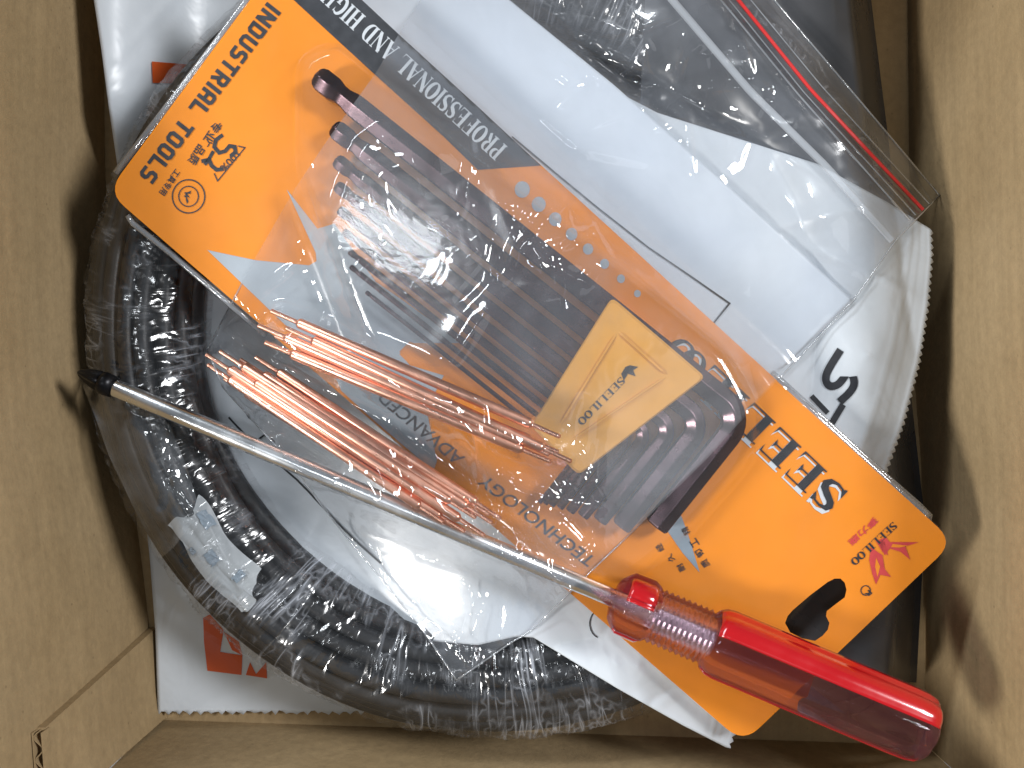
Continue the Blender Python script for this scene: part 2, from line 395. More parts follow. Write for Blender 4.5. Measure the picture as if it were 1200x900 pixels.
def blur(a, k):
    for _ in range(k):
        p = np.pad(a, 1, mode='edge'); a = (p[1:-1, :-2] + p[1:-1, 2:] + p[:-2, 1:-1] + p[2:, 1:-1] + 2 * a) / 6
    return a
def dilate(a, k):
    for _ in range(k):
        p = np.pad(a, 1, mode='edge'); a = np.maximum.reduce([a, p[1:-1, :-2], p[1:-1, 2:], p[:-2, 1:-1], p[2:, 1:-1]])
    return a
def base_z(bvh, G, z):
    h = np.zeros(z.shape)
    for i in range(z.shape[0]):
        for j in range(z.shape[1]):
            s = (CAM_H - z[i, j]) / 1200
            hit = bvh.ray_cast(Vector(((G[i, j, 0] - 600) * s, (450 - G[i, j, 1]) * s, .3)), Vector((0, 0, -1)))
            h[i, j] = hit[0].z if hit[0] else 0
    return h
def creases(G, n, amp, width, length, seed, box_=None, dirs=None):
    r = np.random.RandomState(seed); H = np.zeros(G.shape[:2])
    x0, x1 = G[..., 0].min(), G[..., 0].max(); y0_, y1_ = G[..., 1].min(), G[..., 1].max()
    if box_: x0, y0_, x1, y1_ = box_
    for _ in range(n):
        cx, cy = r.uniform(x0, x1), r.uniform(y0_, y1_)
        th = r.uniform(0, math.pi) if dirs is None else r.choice(dirs) + r.normal(0, .22)
        L_ = length * r.uniform(.4, 1.5); w = width * r.uniform(.5, 1.6); a = amp * r.uniform(.3, 1.3) * (1 if r.rand() < .75 else -.6)
        dx, dy = G[..., 0] - cx, G[..., 1] - cy
        t = dx * math.cos(th) + dy * math.sin(th); d = -dx * math.sin(th) + dy * math.cos(th) + .0016 * t * t * r.normal(0, .5)
        env = np.clip(1 - (t / L_) ** 2, 0, 1)
        H += a * env * np.clip(1 - np.abs(d) / w, 0, 1) ** 1.2
    return H
def drape(name, G, m, parent, off=.0006, dil=1, bl=6, iters=2, extra=None, zstart=.05, floor=.0, tight=True, smooth=True, objs=None, zfun=None, post=2, thick=0):
    z = np.full(G.shape[:2], zstart); bvh = make_bvh(objs if objs is not None else OBST)
    for it in range(iters):
        b = np.maximum(base_z(bvh, G, z), floor)
        zz = blur(dilate(b, dil), bl)
        if tight:
            for _ in range(3): zz = blur(np.maximum(zz, b), post)
        zz = np.maximum(zz, b) + off
        z = zz
    if extra is not None: z = np.maximum(z + extra, np.maximum(base_z(bvh, G, z), floor) + off * .6)
    if zfun is not None: z = zfun(z)
    s = (CAM_H - z) / 1200
    X = (G[..., 0] - 600) * s; Y = (450 - G[..., 1]) * s
    return grid_obj(name, np.stack([X, Y, z], -1), m, parent, smooth, thick)
def grid_obj(name, P, m, parent=None, smooth=True, thick=0, uvs=True):
    nv, nu = P.shape[:2]
    V = P.reshape(-1, 3); idx = np.arange(nv * nu).reshape(nv, nu)
    F = np.stack([idx[:-1, :-1], idx[:-1, 1:], idx[1:, 1:], idx[1:, :-1]], -1).reshape(-1, 4)
    a, b, c = V[F[:, 0]], V[F[:, 1]], V[F[:, 2]]
    if np.cross(b - a, c - a)[:, 2].mean() < 0: F = F[:, ::-1]
    U = np.stack(np.meshgrid(np.linspace(0, 1, nu), np.linspace(0, 1, nv)), -1).reshape(-1, 2)
    if thick:
        n0 = len(V); V = np.vstack([V, V - np.array([0, 0, thick])]); U = np.vstack([U, U])
        ring = list(idx[0]) + list(idx[1:, -1]) + list(idx[-1, ::-1][1:]) + list(idx[::-1, 0][1:-1])
        side = [(ring[i], ring[(i + 1) % len(ring)], ring[(i + 1) % len(ring)] + n0, ring[i] + n0) for i in range(len(ring))]
        F = np.vstack([F, F[:, ::-1] + n0, np.array(side)])
    return link(name, V.tolist(), F.tolist(), m, parent, smooth, U)

# ------------------------------------------------------------------ bottom mailer with red print
pa = [(112, -70), (330, -90), (620, -90)]
GA = coons([(100, -75), (640, -75)], [(185, 836), (640, 836)], [(100, -75), (110, 0), (119, 60), (128, 130), (137, 190), (143, 260), (150, 400), (166, 560), (176, 660), (182, 740), (185, 836)], [(640, -75), (640, 836)], 110, 190)
teeth = np.arange(110); GA[-1, :, 1] += np.where(teeth % 3 == 0, 1.5, -2.0) + rng.normal(0, .8, 110)
def zA(z):
    px, py = GA[..., 0], GA[..., 1]
    up = smoothstep(260, 100, py) * smoothstep(260, 110, px)
    return z + .026 * up + .0035 * smoothstep(640, 800, py) * smoothstep(300, 180, px) + .00005 * creases(GA, 40, 12, 14, 90, 5)
floor_obs = [o for o in COL.objects if o.type == 'MESH' and o.name.startswith(('floor_panel',))]
mA = thing('poly_mailer', W(300, 500, .003), 'white plastic mailer with orange red print lying flat on the box floor under the coil', 'mailing bag')
mAo = drape('mailer_sheet', GA, M['mailer'], mA, off=.0025, bl=3, objs=floor_obs, zfun=zA, zstart=0, thick=.0006)
add_obst(*floor_obs, mAo)
def flat_on(objs, poly, lift, name, m, parent, sub=7.0):
    """print of outline poly (px) following the surface below: fine triangulated patch"""
    bvh = make_bvh(objs); P = [Vector((p[0], p[1], 0)) for p in poly]
    tris = tessellate_polygon([P]); bm = bmesh.new(); vs = [bm.verts.new(p) for p in P]
    for t in tris:
        try: bm.faces.new([vs[i] for i in t])
        except ValueError: pass
    for _ in range(5):
        e = [x for x in bm.edges if x.calc_length() > sub]
        if not e: break
        bmesh.ops.subdivide_edges(bm, edges=e, cuts=1); bmesh.ops.triangulate(bm, faces=bm.faces)
    bm.verts.ensure_lookup_table(); V = []
    for v in bm.verts:
        z = .03
        for _ in range(4):
            q = W(v.co.x, v.co.y, z); h = bvh.ray_cast(Vector((q.x, q.y, .3)), Vector((0, 0, -1)))
            if h[0]: z = h[0].z
        V.append(W(v.co.x, v.co.y, z + lift))
    bm.verts.index_update(); F = [tuple(v.index for v in f.verts) for f in bm.faces]
    bm.free()
    # faces upward
    G = []
    for f in F:
        a, b, c = [V[i] for i in f[:3]]
        G.append(f if (b - a).cross(c - a).z > 0 else f[::-1])
    return link(name, V, G, m, parent)
for poly in ([(178, 72), (300, 82), (300, 110), (224, 103), (205, 98), (179, 97)], [(180, 127), (206, 129), (206, 160), (181, 150)],
             [(238, 724), (246, 720), (262, 738), (258, 764), (284, 768), (283, 791), (243, 786), (239, 752)],
             [(262, 740), (280, 752), (284, 768), (272, 762)], [(293, 776), (300, 790), (312, 776), (313, 795), (288, 791)]):
    flat_on([mAo], poly, .00025, 'printed_mark', M['print_red'], mA)

# ------------------------------------------------------------------ cable coil in stretch wrap
CZ = .0225; CR = .1140; CX, CY = (583 - 600) * (CAM_H - CZ) / 1200, (450 - 383) * (CAM_H - CZ) / 1200; MR = .0187
coil = thing('cable_coil', (CX, CY, 0), 'big ring of black cable bound in shiny clear stretch wrap around the box floor', 'cable coil')
def torus_pt(th, R, z): return Vector((CX + R * math.cos(th), CY + R * math.sin(th), z))
cpos = []; d = .0056
for r_, n_ in ((0, 1), (d, 6), (2 * d, 12), (MR - .0030, 17)):
    for k in range(n_):
        a = 2 * math.pi * k / n_ + r_ * 40; cpos.append((r_ * math.cos(a), r_ * math.sin(a)))
cb = MB(); NT = 150
for ci, (dr, dz) in enumerate(cpos[7:]):
    ph = rng.uniform(0, 6.28, 3); V = []; F = []
    for i in range(NT):
        th = 2 * math.pi * i / NT
        R = CR + dr + .0006 * math.sin(3 * th + ph[0]) + .0004 * math.sin(7 * th + ph[1]); z = CZ + dz + .0006 * math.sin(4 * th + ph[2])
        c = torus_pt(th, R, z); ur = Vector((math.cos(th), math.sin(th), 0))
        for k in range(7):
            a = 2 * math.pi * k / 7; V.append(c + ur * (.0029 * math.cos(a)) + Vector((0, 0, .0029 * math.sin(a))))
    for i in range(NT):
        for k in range(7):
            F.append((i * 7 + k, ((i + 1) % NT) * 7 + k, ((i + 1) % NT) * 7 + (k + 1) % 7, i * 7 + (k + 1) % 7))
    cb.add(V, F)
cableo = cb.build('cable', M['cable'], coil, smooth=True)
# white label between cable and wrap
def coil_patch(th0, th1, ph0, ph1, rad, name, m, parent, n=24, ragged=0):
    V = []; F = []
    for i in range(n):
        for j in range(n):
            th = th0 + (th1 - th0) * i / (n - 1); ph = ph0 + (ph1 - ph0) * j / (n - 1)
            if ragged: th += ragged * math.sin(j * 1.9) * (i in (0, n - 1)); ph += ragged * 6 * math.sin(i * 1.3) * (j in (0, n - 1))
            V.append(torus_pt(th, CR + rad * math.cos(ph), CZ + rad * math.sin(ph)))
    for i in range(n - 1):
        for j in range(n - 1): F.append((i * n + j, (i + 1) * n + j, (i + 1) * n + j + 1, i * n + j + 1))
    return link(name, V, F, m, parent, True)
def px_th(px, py): return math.atan2((450 - py) * (CAM_H - .035) / 1200 - CY, (px - 600) * (CAM_H - .035) / 1200 - CX)
t0_, t1_ = px_th(222, 598), px_th(318, 676)
def torn(th0, th1, ph0, ph1, rad, name, m, seed, n=40):
    """torn paper piece: grid on the ring surface, ragged by smooth noise at its border"""
    V = []; F = []
    for i in range(n):
        for j in range(n):
            u, v = i / (n - 1), j / (n - 1)
            e = mnoise.noise(Vector((u * 3.1 + seed, v * 2.7, seed))) * .16; e2 = mnoise.noise(Vector((u * 2.3, v * 3.9 + seed, 4))) * .20
            th = th0 + (th1 - th0) * (u + e); ph = math.radians(ph0 + (ph1 - ph0) * (v + e2))
            r = rad + .0004 * mnoise.noise(Vector((u * 7, v * 7, seed)))
            V.append(torus_pt(th, CR + r * math.cos(ph), CZ + r * math.sin(ph)))
    for i in range(n - 1):
        for j in range(n - 1): F.append((i * n + j, (i + 1) * n + j, (i + 1) * n + j + 1, i * n + j + 1))
    return link(name, V, F, m, coil, True)
torn(t0_, t1_, 72, 112, MR + .0010, 'paper_label', M['label'], 1.3)
for q, (a, b, p0, p1) in enumerate(((.08, .26, 100, 110), (.42, .56, 84, 94), (.30, .37, 76, 81), (.74, .82, 90, 101))):
    torn(t0_ + (t1_ - t0_) * a, t0_ + (t1_ - t0_) * b, p0, p1, MR + .0015, 'label_print', M['print_grey2'], 3.1 + q, 10)
# stretch wrap shell with pleats
nT, nP = 900, 72; V = []; U = []
def fbm1(x, y, z): return mnoise.noise(Vector((x, y, z)))
for i in range(nT + 1):
    th = 2 * math.pi * i / nT
    for j in range(nP):
        ph = 2 * math.pi * j / nP
        cx_, sx_ = math.cos(ph), math.sin(ph)
        X_, Y_ = math.cos(th), math.sin(th)
        sk = th + .10 * ph + .30 * fbm1(X_ * 2.2, Y_ * 2.2, ph * .6)
        thc, ths = math.cos(sk), math.sin(sk)
        msk = max(0., min(1., .5 + 2.2 * fbm1(X_ * 5, Y_ * 5, cx_ * 1.1 + 7)))
        w1 = max(0, 1 - abs(fbm1(thc * 19, ths * 19, ph * 1.1)) * 5.0) * msk
        w2 = 1 - abs(fbm1(X_ * 13 + 5, Y_ * 13, cx_ * 2.3 + sx_ * 1.7)) * 2
        w3 = fbm1(X_ * 5, Y_ * 5, 9 + sx_)
        w4 = fbm1(X_ * 46, Y_ * 46, ph * 3.4)
        r = MR + .0014 + .0011 * w1 + .0007 * w2 + .0009 * w3 + .0002 * w4
        V.append(torus_pt(th, CR + r * cx_, max(CZ + r * sx_, .0032))); U.append((i / nT, j / nP))
F = []
for i in range(nT):
    for j in range(nP):
        j2 = (j + 1) % nP
        F.append((i * nP + j, (i + 1) * nP + j, (i + 1) * nP + j2, i * nP + j2))
wrapo = link('stretch_wrap', V, F, M['wrap'], coil, True, U)
add_obst(wrapo)

# dark grey bag along the right side
GG = coons([(760, -90), (1020, -90)], [(720, 780), (1074, 800)], [(760, -90), (720, 780)], [(1012, -90), (1021, 0), (1032, 90), (1042, 170), (1052, 280), (1063, 420), (1074, 520), (1084, 610), (1074, 800)], 70, 150)
gb = thing('grey_plastic_bag', W(900, 300, .0), 'dark grey glossy plastic bag squeezed along the right side under the white mailer', 'plastic bag')
def zG(z):
    u = np.linspace(0, 1, z.shape[1])[None, :]
    rise = .029 * smoothstep(1.0, .90, u); lo = .004 + rise + .002 * np.sin(np.linspace(0, 14, z.shape[0]))[:, None] * smoothstep(1, .8, u)
    return np.maximum(lo, z) + .00006 * creases(GG, 50, 16, 12, 60, 3)
greyo = drape('bag_sheet', GG, M['greybag'], gb, off=.0010, bl=8, zfun=zG, zstart=.03)
add_obst(greyo)

# ------------------------------------------------------------------ white mailer with the 15 print, serrated right edge
serr = [(1090, 268), (1091, 300), (1086, 360), (1076, 425), (1058, 495), (1036, 557), (985, 612), (925, 690), (880, 800), (853, 877)]
GB = coons([(560, 20), (660, 83), (722, 107), (770, 132), (842, 155), (958, 192), (1040, 237), (1090, 268)],
           [(372, 712), (470, 748), (560, 756), (604, 746), (625, 747), (722, 806), (800, 850), (853, 877)],
           [(560, 20), (400, 60), (215, 320), (222, 490), (262, 590), (312, 660), (372, 712)], serr, 200, 240)
# reorder: v from s0 (top) to s1 (bottom), u=1 side is the serrated edge
tz = (np.arange(240) % 3); GB[:, -1, 0] += np.array([0, 2.2, 3.6])[tz]
def zB(z):
    u = np.linspace(0, 1, z.shape[1])[None, :] * np.ones((z.shape[0], 1))
    ridges = .00025 * (np.exp(-((u - .955) / .004) ** 2) + np.exp(-((u - .972) / .003) ** 2) + .6 * np.exp(-((u - .985) / .003) ** 2))
    m_ = smoothstep(400, 600, GB[..., 0])
    z = .025 * (1 - m_) + np.maximum(z, .0415) * m_
    return z + ridges + .00004 * creases(GB, 70, 16, 14, 90, 12) - .0015 * smoothstep(.93, 1, u)
# floor support inside the ring so the mailer sags there
mB = thing('poly_mailer', W(800, 400, .04), 'white glossy plastic mailer with zigzag cut edge and black 15 under the tool card', 'mailing bag')
mBo = drape('mailer_sheet', GB, M['mailer'], mB, off=.0008, dil=3, bl=26, floor=.010, zfun=zB, tight=True, thick=.0004)
add_obst(mBo)

# slip of paper with a thin black border
GS = coons([(430, -80), (470, -105)], [(740, 560), (1000, 352)], [(380, -30), (540, 250), (740, 560)], [(470, -105), (570, -22), (720, 102), (860, 226), (1000, 352)], 70, 150)
GS = coons([(380, -40), (480, -110)], [(800, 545), (1000, 352)], [(380, -40), (590, 250), (800, 545)], [(480, -110), (570, -22), (720, 100), (860, 224), (1000, 352)], 70, 150)
slip = thing('paper_slip', W(800, 300, .045), 'white glossy slip with thin black border line above the orange card', 'paper slip')
slipo = drape('paper_sheet', GS, M['paper'], slip, off=.0012, dil=2, bl=20, extra=.00006 * creases(GS, 16, 10, 22, 90, 8), floor=.0425, thick=.0002)
add_obst(slipo)
def px_strip(pts, w):
    L_, R_ = [], []
    for i, p in enumerate(pts):
        a = np.array(pts[max(i - 1, 0)], float); b = np.array(pts[min(i + 1, len(pts) - 1)], float); d_ = b - a; d_ /= np.hypot(*d_)
        n_ = np.array([-d_[1], d_[0]]) * w / 2; L_.append(tuple(np.array(p) + n_)); R_.append(tuple(np.array(p) - n_))
    return L_ + R_[::-1]
flat_on([slipo], px_strip([(600, 160), (655, 206), (700, 243), (760, 290), (810, 324), (856, 356)], 1.8), .0003, 'printed_line', M['print_black'], slip, 12)
flat_on([slipo], px_strip([(855.5, 355), (828, 389)], 1.8), .0003, 'printed_line', M['print_black'], slip, 12)
# 15 print and the line on the mailer
def chaikin(P, k=3):
    for _ in range(k):
        Q = [P[0]]
        for a, b in zip(P[:-1], P[1:]): Q += [(a[0] * .75 + b[0] * .25, a[1] * .75 + b[1] * .25), (a[0] * .25 + b[0] * .75, a[1] * .25 + b[1] * .75)]
        P = Q + [P[-1]]
    return P
for poly in (px_strip(chaikin([(985, 410), (969, 435), (967, 446), (972, 453), (981, 452), (988, 444), (992, 437), (998, 437), (1002, 449), (997, 459), (984, 471)]), 9),
             px_strip([(951, 464), (970, 484)], 6), px_strip([(988, 474), (973, 499)], 7.5)):
    flat_on([mBo], poly, .0003, 'printed_mark', M['print_black'], mB)
flat_on([mBo], px_strip(chaikin([(268, 489), (278, 500), (292, 514), (335, 551), (352, 566), (380, 596), (410, 628), (446, 660)], 1), 2.2), .0003, 'printed_line', M['print_black'], mB, 12)
flat_on([mBo], px_strip([(300, 517), (312, 508)], 2), .0003, 'printed_mark', M['print_black'], mB)
flat_on([mBo], px_strip([(317, 514), (322, 519)], 3), .0003, 'printed_mark', M['print_black'], mB)
flat_on([mBo], px_strip([(290, 486), (293, 490)], 3), .0003, 'printed_mark', M['print_black'], mB)
cir = [(705 + 14 * math.cos(a), 731 + 17 * math.sin(a)) for a in np.linspace(1.9, 5.4, 14)]
flat_on([mBo], px_strip(cir, 1.3), .0003, 'printed_mark', M['print_black'], mB)

# ------------------------------------------------------------------ the carded hex key pack: plane of the card
A3, B3, D3 = W(126, 225, .0505), W(871, 871, .0480), W(345, -70, .0560)
PN = (B3 - A3).cross(D3 - A3).normalized(); PN = PN if PN.z > 0 else -PN
PD = PN.dot(A3)
def K(px, py, h=0.0):
    d = Vector(((px - 600) / 1200, (450 - py) / 1200, -1)); o = Vector((0, 0, CAM_H))
    return o + d * ((PD + h - PN.dot(o)) / PN.dot(d))
pack = thing('tool_card', K(600, 400, 0), 'orange hang card in clear plastic that carries the hex key set', 'tool package')
def round_corners(P, r, n=7):
    out = []; m_ = len(P)
    for i in range(m_):
        a, b, c = [np.array(P[k % m_], float) for k in (i - 1, i, i + 1)]
        da = (a - b) / np.hypot(*(a - b)); dc = (c - b) / np.hypot(*(c - b)); rr = r[i] if isinstance(r, (list, tuple)) else r
        s, e = b + da * rr, b + dc * rr
        for k in range(n):
            t = k / (n - 1); out.append(tuple((1 - t) ** 2 * s + 2 * t * (1 - t) * b + t * t * e))
    return out
OUT = [(126, 225), (871, 871), (1118, 635), (345, -70)]
HOLE = [(920, 730), (923, 722), (929, 715), (950, 697), (970, 682), (978, 678), (985, 678), (990, 683), (992, 691), (990, 700), (978, 709), (969, 716), (968, 722), (972, 730), (970, 738), (964, 745), (955, 751), (940, 748), (926, 741)]
def slab(name, outer, holes, h0, h1, m, parent, edge_m=None):
    loops = [outer] + holes; bot = MB(); allp = [p for l in loops for p in l]
    tris = tessellate_polygon([[Vector((p[0], p[1], 0)) for p in l] for l in loops])
    n = len(allp); V = [K(p[0], p[1], h0) for p in allp] + [K(p[0], p[1], h1) for p in allp]; F = []
    for t in tris:
        a, b, c = [V[n + i] for i in t]
        up = (b - a).cross(c - a).z > 0
        F.append(tuple(n + i for i in (t if up else t[::-1]))); F.append(tuple(t[::-1] if up else t))
    s = 0
    for l in loops:
        k = len(l)
        for i in range(k): a, b = s + i, s + (i + 1) % k; F.append((a, b, n + b, n + a))
        s += k
    return link(name, V, F, m, parent)
cardo = slab('card', round_corners(OUT, [26, 26, 26, 26]), [HOLE], -.0007, 0, M['orange'], pack)
# every hole edge shows the pale core: thin band
def kprint(poly, h, name, m, parent=pack):
    P = [Vector((p[0], p[1], 0)) for p in poly]; tris = tessellate_polygon([P]); V = [K(p[0], p[1], h) for p in poly]; F = []
    for t in tris:
        a, b, c = [V[i] for i in t]; F.append(tuple(t) if (b - a).cross(c - a).z > 0 else tuple(t[::-1]))
    return link(name, V, F, m, parent)
h1 = .00012
kprint([(243, 293), (300, 305), (362, 311), (371, 306), (370, 296), (336, 222), (372, 268), (392, 262), (440, 330), (500, 372), (560, 410), (560, 430), (480, 400), (468, 412), (480, 428), (520, 440), (500, 480), (512, 540), (508, 552), (440, 494), (400, 458), (388, 430), (325, 372)], h1, 'printed_panel', M['print_grey'])
kprint([(468, 415), (486, 402), (560, 402), (630, 450), (668, 500), (650, 520), (600, 480), (560, 440), (520, 428), (480, 427)], h1 + .00005, 'printed_shape', M['orange'])
kprint([(410, -12), (345 - 20, -88), (352, -74), (648, 196), (632, 196), (560, 199), (500, 143)], h1, 'printed_band', M['print_dkgrey']) if False else None
edge = lambda x: (x - 422) * .9125
kprint([(330, -66), (350, -64), (420, -4), (465, 38), (560, 125), (634, 194), (560, 199), (520, 160), (440, 88), (340, -4), (305, -36)], h1, 'printed_band', M['print_dkgrey'])
for i in range(8):
    f = i / 7; cx_, cy_ = 612 + f * 135, 222 + f * 122; r_ = 9 - 5 * f
    kprint([(cx_ + r_ * math.cos(a), cy_ + r_ * 1.1 * math.sin(a)) for a in np.linspace(0, 6.28, 13)[:-1]], h1, 'printed_dot', M['print_grey'])
kprint([(775, 612), (796, 598), (806, 625), (820, 671), (800, 648)], h1, 'printed_blade', M['print_grey2'])

# ---- lettering
def strip_poly(pts, wd_):
    pts = [np.array(p, float) for p in pts]; n = len(pts)
    ws = wd_ if isinstance(wd_, (list, tuple)) else [wd_] * n
    closed = np.allclose(pts[0], pts[-1]); Lp, Rp = [], []
    for i, p in enumerate(pts):
        if closed and i in (0, n - 1): a, b = pts[-2], pts[1]
        else: a, b = pts[max(i - 1, 0)], pts[min(i + 1, n - 1)]
        if i == 0 and not closed: d1 = d2 = pts[1] - p
        elif i == n - 1 and not closed: d1 = d2 = p - pts[-2]
        else: d1, d2 = p - a, b - p
        d1 = d1 / (np.hypot(*d1) + 1e-9); d2 = d2 / (np.hypot(*d2) + 1e-9); t = d1 + d2; t /= np.hypot(*t) + 1e-9
        nn = np.array([-t[1], t[0]]); k = 1 / max(.5, nn @ np.array([-d1[1], d1[0]]))
        Lp.append(p + nn * ws[i] / 2 * k); Rp.append(p - nn * ws[i] / 2 * k)
    return [[Lp[i], Rp[i], Rp[i + 1], Lp[i + 1]] for i in range(n - 1)]
def ell(cx, cy, rx_, ry, a0, a1, n=18): return [(cx + rx_ * math.cos(math.radians(a)), cy + ry * math.sin(math.radians(a))) for a in np.linspace(a0, a1, n)]
SQ = {'I': (.2, [[(.1, 0), (.1, 1)]]), 'N': (.66, [[(.1, 0), (.1, 1)], [(.1, .96), (.56, .04)], [(.56, 0), (.56, 1)]]),
      'D': (.62, [[(.1, .1), (.1, .9), (.42, .9), (.52, .8), (.52, .2), (.42, .1), (.1, .1)]]),
      'U': (.62, [[(.1, 1), (.1, .2), (.2, .1), (.42, .1), (.52, .2), (.52, 1)]]),
      'S': (.62, [[(.58, .9), (.2, .9), (.1, .8), (.1, .6), (.2, .5), (.42, .5), (.52, .4), (.52, .2), (.42, .1), (.03, .1)]]),
      'T': (.62, [[(0, .9), (.62, .9)], [(.31, .8), (.31, 0)]]),
      'R': (.64, [[(.1, 0), (.1, .9), (.42, .9), (.52, .8), (.52, .55), (.42, .45), (.2, .45)], [(.34, .38), (.54, 0)]]),
      'A': (.62, [[(.1, 0), (.1, .8), (.2, .9), (.42, .9), (.52, .8), (.52, 0)], [(.2, .42), (.42, .42)]]),
      'L': (.58, [[(.1, 1), (.1, .1), (.58, .1)]]),
      'O': (.62, [[(.1, .2), (.1, .8), (.2, .9), (.42, .9), (.52, .8), (.52, .2), (.42, .1), (.2, .1), (.1, .2)]]), ' ': (.35, [])}
def sq_text(s):
    out = []; x = 0
    for ch in s:
        w, st = SQ[ch]
        for q in st: out += [[(p[0] + x, p[1]) for p in quad] for quad in strip_poly(q, .2)]
        x += w + .14
    return out, x - .14
def serif_glyph(ch):
    P = []
    def bar(x0, y0, x1, y1): P.append([(x0, y0), (x1, y0), (x1, y1), (x0, y1)])
    def stem(x, w=.2, e=.08): bar(x, .05, x + w, .95); bar(x - e, 0, x + w + e, .05); bar(x - e, .95, x + w + e, 1)
    def sw(pts, ws): P.extend(strip_poly(pts, ws))
    def wave(a, b, n): return [a + (b - a) * abs(math.sin(math.pi * i / (n - 1))) for i in range(n)]
    if ch == 'I': stem(.08); return .36, P
    if ch in 'ELF':
        stem(.08); 
        if ch in 'EF': bar(.28, .95, .66, .999); P.append([(.66, 1), (.50, .955), (.62, .95), (.66, .72)])
        if ch in 'EL': bar(.28, .001, .68, .05); P.append([(.70, .30), (.64, .06), (.50, .045), (.69, 0)])
        if ch in 'EF': bar(.28, .475, .48, .525); P.append([(.44, .5), (.52, .66), (.52, .34)])
        return .74, P
    if ch == 'S':
        c = [(.54, .80), (.46, .93), (.30, .96), (.14, .90), (.10, .76), (.16, .64), (.32, .54), (.48, .43), (.53, .28), (.46, .12), (.30, .045), (.14, .08), (.07, .22)]
        sw(c, [.05, .06, .08, .13, .17, .19, .21, .20, .17, .13, .08, .06, .05]); P.append([(.56, 1), (.50, .98), (.47, .86), (.57, .68)]); P.append([(.04, 0), (.1, .02), (.13, .15), (.035, .34)]); return .62, P
    if ch in 'OQ':
        e = ell(.38, .5, .29, .46, 0, 360, 25); sw(e, [.07 + .15 * abs(math.cos(2 * math.pi * i / 24)) for i in range(25)])
        if ch == 'Q': sw([(.36, .08), (.5, -.08), (.68, -.12)], [.06, .12, .05])
        return .76, P
    if ch in 'PRD':
        stem(.08)
        if ch == 'D': e = ell(.34, .5, .33, .475, -90, 90); sw(e, wave(.05, .21, len(e))); bar(.28, .951, .36, .998); bar(.28, .002, .36, .049); return .78, P
        e = ell(.36, .735, .22, .24, -90, 90); sw(e, wave(.05, .19, len(e))); bar(.28, .951, .37, .997); bar(.28, .47, .37, .52)
        if ch == 'R': sw([(.36, .47), (.5, .3), (.64, .03)], [.1, .19, .17]); return .76, P
        return .66, P
    if ch == 'H': stem(.08); stem(.56); bar(.28, .47, .56, .53); return .84, P
    if ch == 'N': stem(.1, .06); stem(.64, .06); sw([(.1, .95), (.68, .05)], .21); return .82, P
    if ch == 'A': sw([(.10, .04), (.37, .96)], .06); sw([(.36, .99), (.66, .04)], .2); bar(.2, .3, .52, .35); bar(.0, 0, .2, .05); bar(.5, 0, .82, .05); return .82, P
    if ch == 'G': e = ell(.38, .5, .29, .46, 55, 320, 22); sw(e, wave(.06, .22, 22)); bar(.52, .1, .70, .42); bar(.44, .42, .76, .47); P.append([(.6, .96), (.55, .9), (.6, .68), (.63, .96)]); return .8, P
    if ch == 'U': bar(.08, .35, .28, .95); bar(0, .95, .36, 1); bar(.6, .35, .66, .95); bar(.52, .95, .74, 1); e = ell(.405, .35, .225, .3, 180, 360, 14); sw(e, [.2 - .14 * i / 13 for i in range(14)]); return .76, P
    if ch == 'T': stem(.26); bar(.0, .949, .72, .998); P.append([(0, .99), (0, .7), (.05, .93), (.1, .95)]); P.append([(.72, .99), (.62, .95), (.67, .93), (.72, .7)]); return .74, P
    if ch == 'Y': sw([(.05, .98), (.37, .45)], .2); sw([(.7, .98), (.4, .45)], .06); bar(.28, .05, .48, .5); bar(.2, 0, .56, .05); bar(-.04, .95, .24, 1); bar(.56, .95, .8, 1); return .78, P
    return .38, P
def serif_text(s, gap=.06):
    out = []; x = 0
    for ch in s:
        w, P = serif_glyph(ch); out += [[(p[0] + x, p[1]) for p in q] for q in P]; x += w + gap
    return out, x - gap
def place_polys(polys, width, p0, p1, cap, h, name, m, parent, sx=None, base=K, shear=0):
    """polys in glyph units (cap height 1). p0->p1 px baseline; cap = cap height in px"""
    a, b = base(p0[0], p0[1], h), base(p1[0], p1[1], h); dx = (b - a); L_ = dx.length; dx.normalize(); up = PN.cross(dx).normalized()
    caph = cap * (CAM_H - a.z) / 1200; kx = L_ / width
    V = []; F = []
    for i, q in enumerate(polys):
        o = len(V)
        Q = [np.array(x) for x in q]
        area = sum(Q[k][0] * Q[(k + 1) % len(Q)][1] - Q[(k + 1) % len(Q)][0] * Q[k][1] for k in range(len(Q)))
        if area < 0: q = list(q)[::-1]
        for x in q: V.append(a + dx * ((x[0] + shear * x[1]) * kx) + up * (x[1] * caph) + PN * (1.2e-6 * (i % 60)))
        F.append(tuple(range(o, o + len(q))))
    return link(name, V, F, m, parent)
def font_polys(s, bold=0.0, spacing=1.0):
    c = bpy.data.curves.new('t', 'FONT'); c.body = s; c.offset = bold; c.resolution_u = 3; c.space_character = spacing
    o = bpy.data.objects.new('t', c); COL.objects.link(o); dg = bpy.context.evaluated_depsgraph_get()
    me = bpy.data.meshes.new_from_object(o.evaluated_get(dg)); P = [[(me.vertices[i].co.x, me.vertices[i].co.y) for i in f.vertices] for f in me.polygons]
    bpy.data.objects.remove(o); bpy.data.meshes.remove(me); bpy.data.curves.remove(c)
    xs_ = [p[0] for q in P for p in q]; ys_ = [p[1] for q in P for p in q]; x0, y0_ = min(xs_), min(ys_); hh = max(ys_) - y0_
    return [[((p[0] - x0) / hh, (p[1] - y0_) / hh) for p in q] for q in P], (max(xs_) - x0) / hh
ht = .00020
pl, w = sq_text('INDUSTRIAL TOOLS'); place_polys(pl, w, (313, 2), (162, 204), 21, ht, 'lettering', M['print_dkgrey'], pack)
